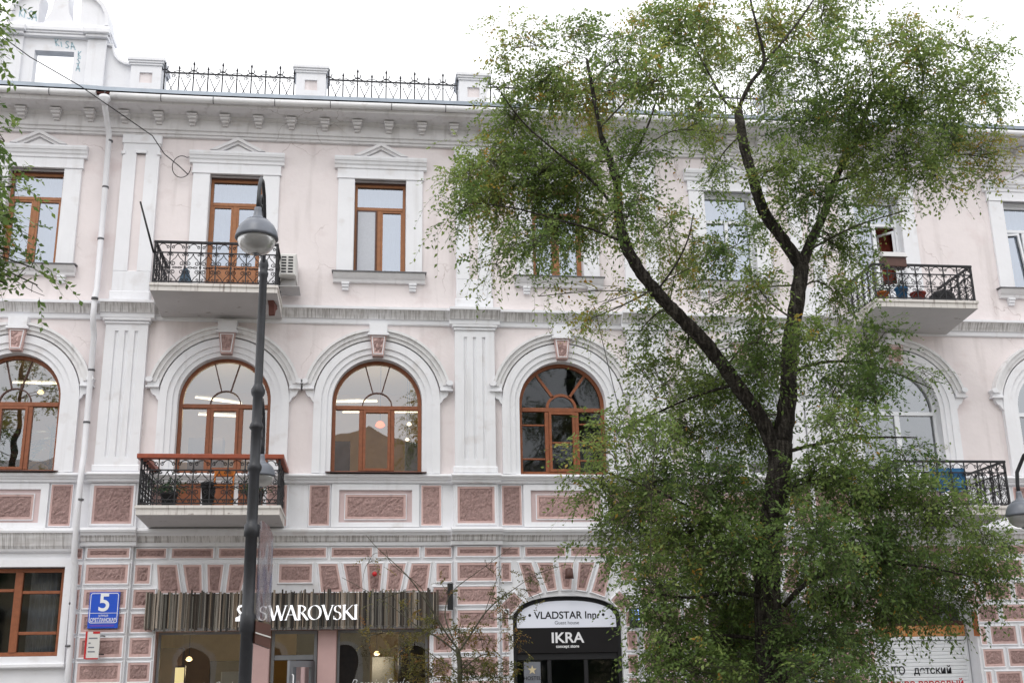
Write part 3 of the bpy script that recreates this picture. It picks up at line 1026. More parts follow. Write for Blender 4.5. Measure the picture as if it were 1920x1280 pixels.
# dado zone between the belt courses
for p in PIL:
    mb = MB()
    mb.box(p - 0.47, p + 0.47, -0.08, 0.02, 4.86, 5.80)
    o = mb.build('pedestal', M['white'], HOUSE)
    srect(p - 0.44, p + 0.44, 4.90, 5.77, -0.08, parent=o, rim=0.045, border=0.05, h=0.03, name='panel')
for i, a in enumerate(AX):
    for s in (-1, 1):
        c = a + s * 1.15
        srect(c - 0.235, c + 0.235, 4.89, 5.78, 0.0, parent=HOUSE, rim=0.022, border=0.04, h=0.035, name='panel')
    if i in (1,):
        continue
    mb = MB()
    for (x0, x1, z0, z1) in ((-0.90, -0.75, 4.88, 5.77), (0.75, 0.90, 4.88, 5.77), (-0.75, 0.75, 5.65, 5.77), (-0.75, 0.75, 4.88, 4.98)):
        mb.box(a + x0, a + x1, -0.06, 0.01, z0, z1)
    mb.box(a - 0.75, a + 0.75, -0.012, 0.01, 4.98, 5.65, 1)
    o = mb.build('panel_frame', [M['white'], M['palepink']], HOUSE)
    srect(a - 0.64, a + 0.64, 5.03, 5.57, -0.012, parent=o, rim=0.006, border=0.05, h=0.03, name='panel').data = \
        stone_mesh([(-0.64, -0.27), (0.64, -0.27), (0.64, 0.27), (-0.64, 0.27)], 0.006, 0.055, 0.03, None, SRNG)

# --- arched window surrounds
def surround(a):
    N = 30
    def path(r):
        return [(a - r, SILL + 0.01)] + arc(a, SPR, r, math.pi, 0, N) + [(a + r, SILL + 0.01)]
    mb = MB()
    for r0, r1, d in ((0.951, 1.05, 0.045), (1.05, 1.17, 0.075), (1.17, 1.33, 0.105)):
        mb.ring(path(r1), path(r0), -d, 0.0)
    o = mb.build('window_surround', M['white'], HOUSE)
    mb = MB()
    for r0, r1, d in ((1.36, 1.44, 0.115), (1.44, 1.53, 0.15), (1.53, 1.585, 0.195)):
        A0, A1 = math.pi - 0.24, 0.24
        mb.ring(arc(a, SPR, r1, A0, A1, N), arc(a, SPR, r0, A0, A1, N), -d, 0.0)
    mb.build('hood_mould', M['dirty2'], o)
    for s in (-1, 1):
        mb = MB()
        def P(*pts):
            q = [(a + s * x, z) for x, z in pts]
            return q if s > 0 else q[::-1]
        mb.prism(P((1.33, 7.80), (1.55, 7.80), (1.57, 7.83), (1.57, 7.94), (1.33, 7.94)), -0.13, 0.0)
        mb.prism(P((1.33, 7.765), (1.60, 7.765), (1.60, 7.80), (1.33, 7.80)), -0.16, 0.0)
        mb.prism(P((1.33, 7.50), (1.36, 7.52), (1.40, 7.60), (1.46, 7.63), (1.50, 7.70), (1.52, 7.765), (1.33, 7.765)), -0.09, 0.0)
        q = [(a + s * 1.53 + 0.075 * math.cos(t), 7.925 + 0.055 * math.sin(t)) for t in [2 * math.pi * i / 12 for i in range(12)]]
        mb.prism(q, -0.205, 0.0)
        mb.build('hood_stop', M['white'], o)
    # keystone
    mb = MB()
    mb.prism([(a - 0.115, 8.50), (a + 0.115, 8.50), (a + 0.175, 8.97), (a - 0.175, 8.97)], -0.20, 0.0, 1)
    mb.prism([(a - 0.185, 8.97), (a + 0.185, 8.97), (a + 0.195, 9.22), (a - 0.195, 9.22)], -0.235, 0.0, 0)
    mb.prism([(a - 0.235, 8.955), (a + 0.235, 8.955), (a + 0.215, 9.01), (a - 0.215, 9.01)], -0.25, -0.15, 0)
    k = mb.build('keystone', [M['white'], M['pink']], o)
    rq = stone_mesh([(-0.10, -0.20), (0.10, -0.20), (0.145, 0.20), (-0.145, 0.20)], 0.004, 0.012, 0.02, None, SRNG)
    link('panel', rq, k, (a, -0.20, 8.73))
M['dirty2'] = mat('dusty_white_hood', (0.78, 0.775, 0.785), 0.88, 0.15, noise=0.12, nscale=3, bump=0.1, bscale=14,
                  streak=((9, 4, 5), 0.55, 0.78, (0.36, 0.34, 0.33), 0.5))
for a in AX:
    surround(a)

# --- windows
def pane(path, y, m, parent, name='pane'):
    mb = MB()
    mb.face([(x, y, z) for x, z in path])
    return mb.build(name, m, parent)

def bar(mb, x0, x1, z0, z1, y, d=0.05, b=0.008):
    mb.bbox(x0, x1, y, y + d, z0, z1, b)

def arched_window(a, fm, gm, style='brown', sill=5.995):
    y = 0.16
    f = 0.075
    N = 28
    def path(r):
        return [(a - r, sill)] + arc(a, SPR, r, math.pi, 0, N) + [(a + r, sill)]
    mb = MB()
    mb.ring(path(0.945), path(0.945 - f), y, y + 0.09)
    bar(mb, a - 0.945 + f, a + 0.945 - f, sill, sill + 0.09, y, 0.09)
    W = mb.build('window', fm, HOUSE)
    tz = 7.44
    mb = MB()
    bar(mb, a - 0.87, a + 0.87, tz - 0.045, tz + 0.045, y - 0.015, 0.09)
    mb.build('transom', fm, W)
    z0 = sill + 0.09
    R0 = 0.87
    if style in ('brown', 'old'):
        mw = 0.045
        for s in (-1, 1):
            mb = MB()
            bar(mb, a + s * 0.33 - mw, a + s * 0.33 + mw, z0, tz - 0.045, y - 0.005, 0.085)
            mb.build('mullion', fm, W)
        # casement in the middle light
        mb = MB()
        x0, x1, zb, zt = a - 0.285, a + 0.285, z0, tz - 0.045
        c = 0.055
        mb.ring([(x0, zb), (x1, zb), (x1, zt), (x0, zt)], [(x0 + c, zb + c), (x1 - c, zb + c), (x1 - c, zt - c), (x0 + c, zt - c)], y - 0.02, y + 0.06, closed=True)
        mb.build('casement', fm, W)
        # fanlight bars
        mb = MB()
        t = 0.012 if style == 'brown' else 0.03
        mb.ring(arc(a, tz + 0.045, 0.31 + t, math.pi, 0, 18, 0.29 + t), arc(a, tz + 0.045, 0.31 - t, math.pi, 0, 18, 0.29 - t), y + 0.01, y + 0.05)
        mb.build('fanlight_bar', fm if style == 'old' else M['darkbrown'], W)
        for s in (-1, 1):
            mb = MB()
            an = math.pi / 2 - s * (0.30 if style == 'brown' else 0.62)
            ca, sa = math.cos(an), math.sin(an)
            p0 = (a + 0.31 * ca, tz + 0.045 + 0.29 * sa)
            if style == 'brown':
                p1 = (a + s * 0.26, SPR + 0.84)
            else:
                p1 = (a + 0.87 * math.cos(math.pi / 2 - s * 0.66), SPR + 0.87 * math.sin(math.pi / 2 - s * 0.66))
            dx, dz = p1[0] - p0[0], p1[1] - p0[1]
            L = math.hypot(dx, dz)
            nx, nz = -dz / L * t, dx / L * t
            mb.prism([(p0[0] + nx, p0[1] + nz), (p0[0] - nx, p0[1] - nz), (p1[0] - nx, p1[1] - nz), (p1[0] + nx, p1[1] + nz)], y + 0.01, y + 0.05)
            mb.build('fanlight_bar', fm if style == 'old' else M['darkbrown'], W)
        if style == 'old':
            for (x0, x1, z) in ((-0.87, -0.375, 7.10), (-0.87, -0.375, 6.36), (0.375, 0.87, 7.13), (0.375, 0.87, 6.74), (0.375, 0.87, 6.33), (-0.23, 0.23, 6.72)):
                mb = MB()
                bar(mb, a + x0, a + x1, z - 0.018, z + 0.018, y + 0.015, 0.04)
                mb.build('glazing_bar', fm, W)
    else:
        mb = MB()
        bar(mb, a - 0.06, a + 0.06, z0, tz - 0.045, y - 0.005, 0.085)
        mb.build('mullion', fm, W)
    yg = y + 0.045
    pane([(a - R0, tz + 0.04)] + arc(a, SPR, R0, math.pi, 0, N) + [(a + R0, tz + 0.04)], yg, gm, W)
    if style in ('brown', 'old'):
        for x0, x1 in ((-R0, -0.37), (-0.24, 0.24), (0.37, R0)):
            pane([(a + x0, z0 - 0.01), (a + x1, z0 - 0.01), (a + x1, tz), (a + x0, tz)], yg, gm, W)
    else:
        for x0, x1 in ((-R0, -0.05), (0.05, R0)):
            pane([(a + x0, z0 - 0.01), (a + x1, z0 - 0.01), (a + x1, tz), (a + x0, tz)], yg, gm, W)
    return W
WINS = []
for i, a in enumerate(AX):
    st = 'brown' if i < 3 else ('old' if i == 3 else 'white')
    W = arched_window(a, {'brown': M['brown'], 'old': M['brown'], 'white': M['pvc']}[st],
                      {'brown': M['glass'], 'old': M['oldglass'], 'white': M['glass']}[st], st, 5.04 if False else 5.995)
    WINS.append(W)
    if i in (0, 2):
        mb = MB()
        mb.prismx([(-0.24, 5.985), (-0.24, 6.00), (0.16, 6.06), (0.16, 6.03)], a - 1.04, a + 1.04)
        mb.build('sill', M['sillmetal'], W)
# balcony door below the arched window: lower leaf panels carried down through the sill
mb = MB()
a = AX[1]
for x0, x1 in ((-0.87, -0.375), (-0.285, 0.285), (0.375, 0.87)):
    mb.bbox(a + x0, a + x1, -0.02, 0.02, 5.1, 5.97, 0.01)
mb.build('door', M['brown'], HOUSE)

def top_window(i, a, fm, gm, style):
    door = style in ('door', 'whitedoor')
    z0, z1 = (9.62 if door else 10.46), 12.62
    y = 0.18
    hw = 0.565
    f = 0.06
    mb = MB()
    mb.ring([(a - hw, z0), (a + hw, z0), (a + hw, z1), (a - hw, z1)], [(a - hw + f, z0 + f), (a + hw - f, z0 + f), (a + hw - f, z1 - f), (a - hw + f, z1 - f)], y, y + 0.08, closed=True)
    W = mb.build('window' if not door else 'balcony_door', fm, HOUSE)
    tz = 12.03 if style != 'white' else 11.98
    mb = MB()
    bar(mb, a - hw + f, a + hw - f, tz - 0.04, tz + 0.04, y - 0.01, 0.08)
    mb.build('transom', fm, W)
    mb = MB()
    bar(mb, a - 0.045 - 0.02, a + 0.045 - 0.02, z0 + f, tz - 0.04, y - 0.006, 0.08)
    mb.build('mullion', fm, W)
    zl = z0 + f
    if door:
        zl = 10.55
        for x0, x1 in ((a - hw + f, a - 0.065), (a + 0.025, a + hw - f)):
            mb = MB()
            mb.bbox(x0, x1, y + 0.01, y + 0.06, z0 + f, zl, 0.02)
            mb.build('door_panel', fm, W)
    if style in ('brown', 'door'):
        for x0, x1 in ((a - hw + f, a - 0.065), (a + 0.025, a + hw - f)):
            mb = MB()
            c = 0.04
            mb.ring([(x0, zl), (x1, zl), (x1, tz - 0.04), (x0, tz - 0.04)], [(x0 + c, zl + c), (x1 - c, zl + c), (x1 - c, tz - 0.04 - c), (x0 + c, tz - 0.04 - c)], y + 0.005, y + 0.06, closed=True)
            mb.build('casement', fm, W)
    yg = y + 0.045
    pane([(a - hw + 0.04, tz), (a + hw - 0.04, tz), (a + hw - 0.04, z1 - 0.04), (a - hw + 0.04, z1 - 0.04)], yg, gm, W)
    for x0, x1 in ((a - hw + 0.04, a - 0.03), (a - 0.01, a + hw - 0.04)):
        if i == 5 and x1 > a:
            continue
        pane([(x0, zl - 0.01), (x1, zl - 0.01), (x1, tz), (x0, tz)], yg, gm, W)
    if i == 2:      # insect screen over the left light
        mb = MB()
        x0, x1, zt = a - hw + 0.045, a - 0.075, tz - 0.045
        mb.ring([(x0, zl), (x1, zl), (x1, zt), (x0, zt)], [(x0 + 0.03, zl + 0.03), (x1 - 0.03, zl + 0.03), (x1 - 0.03, zt - 0.03), (x0 + 0.03, zt - 0.03)], y - 0.035, y - 0.012, closed=True)
        S = mb.build('insect_screen', M['darkbrown'], W)
        mb = MB()
        mb.box(x0 + 0.03, x1 - 0.03, y - 0.026, y - 0.02, zl + 0.03, zt - 0.03)
        mb.build('mesh_sheet', M['blind'], S)
    # roller box under the lintel
    mb = MB()
    mb.box(a - 0.565, a + 0.565, y - 0.03, y + 0.1, 12.62, 12.66)
    mb.build('lintel_strip', M['darkbrown'] if style in ('brown', 'door') else M['pvc'], W)
    # stucco frame
    mb = MB()
    o0 = 0.94
    for s in (-1, 1):
        xa, xb = sorted((a + s * 0.572, a + s * o0))
        mb.bbox(xa, xb, -0.06, 0.01, z0 - 0.02 if not door else 9.64, 12.66, 0.01)
    mb.box(a - 0.96, a + 0.96, -0.065, 0.01, 12.662, 12.92)
    mb.profile([(0.065, 12.90), (0.09, 12.91), (0.10, 12.97), (0.13, 13.0), (0.15, 13.06), (0.17, 13.065), (0.19, 13.12), (0.19, 13.16), (0.04, 13.20)], a - 1.03, a + 1.03)
    mb.profile([(0.06, 12.66), (0.08, 12.665), (0.08, 12.70), (0.06, 12.705)], a - 0.97, a + 0.97)
    S = mb.build('window_surround', M['white'], HOUSE)
    mb = MB()
    mb.ring([(a - 0.60, 13.20), (a, 13.52), (a + 0.60, 13.20)], [(a - 0.46, 13.20), (a, 13.445), (a + 0.46, 13.20)], -0.16, 0.0)
    mb.ring([(a - 0.46, 13.20), (a, 13.445), (a + 0.46, 13.20)], [(a - 0.34, 13.20), (a, 13.38), (a + 0.34, 13.20)], -0.11, 0.0)
    mb.ring([(a - 0.24, 13.20), (a, 13.33), (a + 0.24, 13.20)], [(a - 0.02, 13.20), (a, 13.21), (a + 0.02, 13.20)], -0.09, 0.0)
    mb.prism([(a - 0.34, 13.19), (a + 0.34, 13.19), (a, 13.38)], -0.05, 0.0)
    mb.build('pediment', M['cornicewhite'], S)
    if not door:
        mb = MB()
        mb.profile([(0.05, 10.19), (0.07, 10.20), (0.08, 10.26), (0.12, 10.30), (0.16, 10.36), (0.175, 10.40)], a - 1.0, a + 1.0)
        mb.build('sill', M['cornicewhite'], S)
        mb = MB()
        mb.prismx([(-0.20, 10.40), (-0.20, 10.425), (0.2, 10.47), (0.2, 10.44)], a - 1.03, a + 1.03)
        mb.build('sill_sheet', M['darksill'], S)
        for s in (-1, 1):
            mb = MB()
            c = a + s * 0.73
            mb.bbox(c - 0.085, c + 0.085, -0.11, 0.0, 10.14, 10.19, 0.008)
            mb.bbox(c - 0.075, c + 0.075, -0.09, 0.0, 10.08, 10.14, 0.008)
            mb.bbox(c - 0.07, c + 0.07, -0.065, 0.0, 10.02, 10.08, 0.008)
            mb.build('console', M['white'], S)
    return W
M['cornicewhite'] = mat('weathered_white', (0.76, 0.75, 0.765), 0.88, 0.15, noise=0.10, nscale=3, bump=0.1, bscale=14,
                        streak=((8, 4, 2.5), 0.58, 0.8, (0.40, 0.38, 0.37), 0.45))
STY = ['brown', 'door', 'brown', 'brown', 'white', 'whitedoor', 'white']
for i, a in enumerate(AX):
    st = STY[i]
    W = top_window(i, a, M['ochre_frame'] if st in ('brown', 'door') else M['pvc'], M['coated'], st)
    # blinds and curtains inside
    mb = MB()
    n = 24
    zz = 9.7 if 'door' in st else 10.4
    for k in range(n):
        x0, x1 = a - 0.7 + 1.4 * k / n, a - 0.7 + 1.4 * (k + 1) / n
        ya, yb = 0.62 + 0.035 * math.sin(k * 1.7), 0.62 + 0.035 * math.sin((k + 1) * 1.7)
        mb.face([(x0, ya, zz), (x1, yb, zz), (x1, yb, 12.75), (x0, ya, 12.75)], 0)
    mb.build('curtain', M['rust_curtain'] if i == 5 else M['curtain'], W)
# tilted open casement and the opened balcony door on the right
a = AX[5]
mb = MB()
mb.ring([(-0.0, 0), (0.46, 0), (0.46, 1.35), (0, 1.35)], [(0.05, 0.05), (0.41, 0.05), (0.41, 1.30), (0.05, 1.30)], 0, 0.05, closed=True)
o = mb.build('door_leaf', M['pvc'], HOUSE, (a + 0.50, 0.2, 10.55))
o.rotation_euler = (0, 0, R(128))
a = AX[6]
mb = MB()
mb.ring([(-0.5, 0), (0.0, 0), (0.0, 1.4), (-0.5, 1.4)], [(-0.45, 0.05), (-0.05, 0.05), (-0.05, 1.35), (-0.45, 1.35)], -0.02, 0.04, closed=True)
o = mb.build('casement', M['pvc'], HOUSE, (a - 0.03, 0.165, 10.53))
o.rotation_euler = (0, R(-5), 0)
# ------------------------------------------------------------------ balconies
def xz_tube(mb, pts, r, y=0.0, n=4):
    mb.tube([(x, y, z) for x, z in pts], r, n, smooth=False, cap=False)
def bez(p0, p1, p2, n=8):
    return [((1 - t) ** 2 * p0[0] + 2 * t * (1 - t) * p1[0] + t * t * p2[0], (1 - t) ** 2 * p0[1] + 2 * t * (1 - t) * p1[1] + t * t * p2[1]) for t in [i / n for i in range(n + 1)]]
def scroll_mesh(h, w=0.30):
    mb = MB()
    r = 0.0085
    k = h / 0.87
    for s in (-1, 1):
        X = lambda pts: [(s * x * w / 0.30, z * k) for x, z in pts]
        xz_tube(mb, X(bez((0.0, 0.845), (0.045, 0.845), (0.07, 0.80), 5) + spiral(0.098, 0.775, 0.036, 0.012, 2.4, -1.2, 10)), r)
        xz_tube(mb, X(bez((0.0, 0.64), (0.02, 0.56), (0.08, 0.52), 5) + spiral(0.088, 0.435, 0.055, 0.014, 1.3, -1.5, 14)), r)
        xz_tube(mb, X(bez((0.0, 0.045), (0.02, 0.12), (0.08, 0.165), 5) + spiral(0.088, 0.25, 0.055, 0.014, -1.3, 1.5, 14)), r)
        xz_tube(mb, X(spiral(0.11, 0.615, 0.03, 0.01, 1.6, -1.0, 8)), r)
        xz_tube(mb, X(bez((0.0, 0.345), (0.05, 0.375), (0.10, 0.345), 5)), r)
        xz_tube(mb, X(bez((0.0, 0.345), (0.05, 0.315), (0.10, 0.345), 5)), r)
        xz_tube(mb, X(spiral(0.10, 0.09, 0.03, 0.01, -1.6, 1.0, 8)), r)
    return mb.mesh('scroll_panel', M['iron'])
def baluster_mesh(h):
    mb = MB()
    mb.box(-0.011, 0.011, -0.011, 0.011, -0.06, h)
    for z in (0.35, 0.66):
        mb.box(-0.02, 0.02, -0.02, 0.02, h * z / 0.87 - 0.02, h * z / 0.87 + 0.02)
    return mb.mesh('baluster', M['iron'])
def balcony(x0, x1, zt, zb, zw, h, proj, wood):
    mb = MB()
    P = proj + 0.06
    a, b = x0 - 0.06, x1 + 0.06
    lip = zt - 0.055
    mb.prismx([(-P, lip), (-P, zt), (0.02, zt), (0.02, lip)], a, b, 0)
    pts = [(-P + 0.025, zb), (-P + 0.025, lip), (0.02, lip), (0.02, zw)]
    n = 4
    x_0, x_1 = a + 0.02, b - 0.02
    mb.face([(x_0, y, z) for y, z in pts[::-1]], 0)
    mb.face([(x_1, y, z) for y, z in pts], 0)
    mb.face([(x_0, pts[0][0], zb), (x_1, pts[0][0], zb), (x_1, pts[0][0], lip), (x_0, pts[0][0], lip)], 0)
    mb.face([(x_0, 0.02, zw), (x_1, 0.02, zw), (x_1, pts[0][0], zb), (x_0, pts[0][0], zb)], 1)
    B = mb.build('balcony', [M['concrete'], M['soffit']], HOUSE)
    sc, bl = scroll_mesh(h), baluster_mesh(h)
    nf = max(1, round((x1 - x0) / 0.31))
    ns = max(1, round(proj / 0.31))
    for i in range(nf + 1):
        link('baluster', bl, B, (x0 + (x1 - x0) * i / nf, -proj, zt))
        if i < nf:
            o = link('scroll_panel', sc, B, (x0 + (x1 - x0) * (i + 0.5) / nf, -proj, zt))
            o.scale = ((x1 - x0) / nf / 0.31, 1, 1)
    for xs in (x0, x1):
        for i in range(ns):
            if i:
                link('baluster', bl, B, (xs, -proj + proj * i / ns, zt))
            o = link('scroll_panel', sc, B, (xs, -proj + proj * (i + 0.5) / ns, zt), (0, 0, R(90)))
            o.scale = (proj / ns / 0.31, 1, 1)
    for xs in (x0, x1):
        mb = MB()
        mb.box(xs - 0.02, xs + 0.02, -proj - 0.02, -proj + 0.02, zt, zt + h)
        mb.build('corner_post', M['iron'], B)
    for zr, t in ((0.045, 0.012), (h * 0.66 / 0.87, 0.012), (h * 0.13, 0.008)):
        if wood is None and zr == h * 0.13:
            continue
        mb = MB()
        mb.box(x0, x1, -proj - 0.013, -proj + 0.013, zt + zr - t, zt + zr + t)
        for xs in (x0, x1):
            mb.box(xs - 0.013, xs + 0.013, -proj, 0.0, zt + zr - t, zt + zr + t)
        mb.build('rail', M['iron'], B)
    mb = MB()
    if wood:
        w, z0, z1 = 0.085, zt + h, zt + h + 0.085
    else:
        w, z0, z1 = 0.03, zt + h - 0.01, zt + h + 0.035
    mb.bbox(x0 - w, x1 + w, -proj - w, -proj + w, z0, z1, 0.008)
    for xs in (x0, x1):
        mb.box(xs - w + 0.003, xs + w - 0.003, -proj + w, 0.0, z0 + 0.002, z1 - 0.002)
    mb.build('handrail', wood or M['iron'], B)
    return B
balcony(-4.32, -1.90, 9.56, 9.40, 9.31, 0.88, 1.5, None)
balcony(-4.27, -1.68, 5.10, 4.92, 4.86, 0.90, 1.5, M['handrail'])
balcony(10.90, 13.16, 9.58, 9.41, 9.27, 0.80, 1.5, None)
balcony(10.90, 13.30, 5.10, 4.92, 4.86, 0.92, 1.5, None)
# broken bracket at the corner of the upper balcony
mb = MB()
mb.prism([(0, 0), (0.32, 0), (0.36, -0.10), (0.24, -0.16), (0.17, -0.30), (0.13, -0.28), (0.10, -0.12)], -0.06, 0.06)
o = mb.build('corbel', M['redlead'], HOUSE, (-2.02, -1.15, 9.39))
o.rotation_euler = (0, 0, R(80))

# ------------------------------------------------------------------ parapet: pedestals, iron cresting, attic
YP = -0.1
PED = [-5.08, -1.42, 2.31, 6.0, 9.7, 13.4]
for p in PED:
    mb = MB()
    mb.box(p - 0.335, p - 0.14, YP, YP + 0.66, 14.30, 15.23)
    mb.box(p + 0.14, p + 0.335, YP, YP + 0.66, 14.30, 15.23)
    mb.box(p - 0.14, p + 0.14, YP, YP + 0.66, 15.06, 15.23)
    mb.box(p - 0.14, p + 0.14, YP, YP + 0.66, 14.30, 14.80)
    mb.box(p - 0.14, p + 0.14, YP + 0.04, YP + 0.62, 14.80, 15.06, 1)
    o = mb.build('pedestal', [M['white'], M['wall']], HOUSE)
    mb = MB()
    for w, z0, z1 in ((0.36, 15.23, 15.28), (0.385, 15.28, 15.33), (0.41, 15.33, 15.41), (0.33, 15.41, 15.47)):
        mb.bbox(p - w, p + w, YP + 0.33 - w, YP + 0.33 + w, z0, z1, 0.01)
    mb.build('cap', M['white'], o)
def picket_mesh(tall):
    mb = MB()
    z1 = 1.06 if tall else 0.94
    mb.tube([(0, 0, 0), (0, 0, z1 - 0.06), (0, 0, z1)], [0.016, 0.016, 0.004], 5)
    mb.tube([(0, 0, z1 - 0.12), (0, 0, z1 - 0.075), (0, 0, z1)], [0.009, 0.030, 0.003], 5)
    mb.lathe([(0.010, 0.62), (0.024, 0.645), (0.010, 0.67)], n=6)
    if tall:
        for s in (-1, 1):
            xz_tube(mb, [(s * x, z) for x, z in bez((0.0, 0.80), (0.07, 0.80), (0.07, 0.90), 5)], 0.012)
            xz_tube(mb, [(s * x, z) for x, z in bez((0.0, 0.84), (0.06, 0.78), (0.11, 0.765), 4)], 0.011)
    return mb.mesh('picket', M['iron'])
PK = [picket_mesh(True), picket_mesh(False)]
mb = MB()
wz = 0.318
for s in (-1, 1):
    xz_tube(mb, [(s * x, z) for x, z in bez((-wz / 2, 0.06), (0.03, 0.38), (wz / 2 - 0.05, 0.63), 6)], 0.0095)
    xz_tube(mb, [(s * x, z) for x, z in spiral(0.045, 0.66, 0.05, 0.012, 0.0, 1.3 * s, 12)] if s > 0 else [(0, 0.7), (0, 0.72)], 0.010)
    xz_tube(mb, [(s * x, z) for x, z in bez((wz / 2, 0.80), (0.06, 0.80), (0.03, 0.745), 4)], 0.009)
PSC = mb.mesh('scroll', M['iron'])
ZP = 14.36
for p0, p1 in zip(PED[:-1], PED[1:]):
    a, b = p0 + 0.40, p1 - 0.38
    mb = MB()
    mb.box(a, b, YP + 0.02, YP + 0.045, ZP + 0.725, ZP + 0.76)
    mb.box(a, b, YP + 0.02, YP + 0.045, ZP + 0.06, ZP + 0.08)
    RL = mb.build('roof_railing', M['iron'], HOUSE)
    n = round((b - a) / wz)
    for i in range(n + 1):
        o = link('picket', PK[i % 2], RL, (a + (b - a) * i / n, YP + 0.032, ZP))
        if i < n:
            link('scroll', PSC, RL, (a + (b - a) * (i + 0.5) / n, YP + 0.032, ZP))
# attic gable with its open window
mb = MB()
mb.box(-8.14, -7.55, 0.0, 0.24, 14.2, 15.86)
mb.box(-6.70, -6.02, 0.0, 0.24, 14.2, 15.86)
mb.box(-7.55, -6.70, 0.0, 0.24, 15.55, 15.86)
for x0, x1 in ((-8.16, -7.80), (-6.42, -6.00)):
    mb.bbox(x0, x1, -0.07, 0.0, 14.2, 15.86, 0.012)
AT = mb.build('attic_gable', M['white'], HOUSE)
mb = MB()
for e, z0, z1 in ((0.02, 15.862, 15.93), (0.05, 15.93, 15.98), (0.08, 15.98, 16.08), (0.02, 16.08, 16.20)):
    mb.bbox(-8.18 - e, -5.98 + e, -0.09 - e, 0.5, z0, z1, 0.012)
for x0, x1 in ((-8.24, -7.74), (-6.50, -5.92)):
    mb.bbox(x0, x1, -0.25, -0.09, 15.93, 16.06, 0.02)
    mb.bbox(x0 + 0.05, x1 - 0.05, -0.18, -0.09, 15.862, 15.93, 0.01)
mb.build('entablature', M['white'], AT)
for s in (-1, 1):
    cx = -7.09
    def PX(pts):
        q = [(cx + s * x, z) for x, z in pts]
        return q if s > 0 else q[::-1]
    mb = MB()
    lobe = [(0.47, 16.20), (1.02, 16.20), (1.02, 16.34), (0.99, 16.52), (0.90, 16.70), (0.77, 16.84), (0.60, 16.93), (0.42, 16.95), (0.46, 16.70), (0.46, 16.45)]
    mb.prism(PX(lobe), -0.04, 0.5)
    arcm = [(1.02, 16.20), (1.02, 16.34), (0.99, 16.52), (0.90, 16.70), (0.77, 16.84), (0.60, 16.93), (0.42, 16.95)]
    arco = [(1.10, 16.20), (1.10, 16.36), (1.065, 16.56), (0.965, 16.76), (0.81, 16.92), (0.62, 17.02), (0.42, 17.04)]
    mb.ring(PX(arco) if s > 0 else PX(arco)[::-1], PX(arcm) if s > 0 else PX(arcm)[::-1], -0.12, 0.5)
    mb.build('broken_pediment', M['white'], AT)
    mb = MB()
    vol = [(1.06, 14.2), (1.68, 14.2), (1.68, 15.27), (1.50, 15.30), (1.36, 15.38), (1.26, 15.50), (1.22, 15.62), (1.20, 15.74), (1.06, 15.76)]
    mb.prism(PX(vol), 0.06, 0.42)
    edge = vol[2:]
    eo = [(x + 0.02, z + 0.05) for x, z in edge]
    mb.ring(eo if False else (PX(eo) if s > 0 else PX(eo)[::-1]), PX(edge) if s > 0 else PX(edge)[::-1], -0.02, 0.46)
    mb.build('volute', M['white'], AT)
mb = MB()
mb.prism([(-7.45, 16.20), (-6.73, 16.20), (-6.80, 16.34), (-6.90, 16.55), (-6.94, 16.9), (-6.94, 17.5), (-7.24, 17.5), (-7.24, 16.9), (-7.28, 16.55), (-7.38, 16.34)], -0.02, 0.46)
mb.build('finial', M['white'], AT)
# graffiti on the attic
def ribbon(mb, pts, w, y):
    for a, b in zip(pts[:-1], pts[1:]):
        dx, dz = b[0] - a[0], b[1] - a[1]
        L = math.hypot(dx, dz) or 1
        nx, nz = -dz / L * w / 2, dx / L * w / 2
        ex, ez = dx / L * w * 0.3, dz / L * w * 0.3
        mb.face([(a[0] - ex - nx, y, a[1] - ez - nz), (b[0] + ex - nx, y, b[1] + ez - nz), (b[0] + ex + nx, y, b[1] + ez + nz), (a[0] - ex + nx, y, a[1] - ez + nz)])
GLY = {'K': [[(0.1, 1), (0.2, 0)], [(0.7, 1.0), (0.16, 0.5), (0.75, 0.0)]], 'i': [[(0.2, 0.75), (0.25, 0)], [(0.15, 1.05), (0.3, 1.1)]],
       'S': [[(0.75, 0.9), (0.4, 1.0), (0.1, 0.75), (0.4, 0.5), (0.65, 0.25), (0.35, 0.0), (0.0, 0.1)]], 'A': [[(0, 0), (0.35, 1), (0.85, -0.1)], [(0.1, 0.35), (0.75, 0.3)]]}
def scrawl(word, x, z, h, adv, y, parent, vert=False, sl=0.0):
    mb = MB()
    for k, ch in enumerate(word):
        for st in GLY[ch]:
            jx = random.Random(k + len(word))
            pts = [(x + (0 if vert else k * adv) + px * h * 0.62 + sl * pz * h, z - (k * adv if vert else 0) + pz * h - (0 if vert else k * h * 0.12)) for px, pz in st]
            ribbon(mb, pts, 0.022, y)
    return mb.build('graffiti', M['graffiti'], parent)
scrawl('KiSA', -7.12, 15.68, 0.17, 0.115, -0.004, AT, sl=-0.2)
scrawl('KSA', -6.62, 15.42, 0.15, 0.17, -0.004, AT, True)
scrawl('KiSA', -7.98, 16.36, 0.2, 0.10, -0.044, AT, sl=0.1)

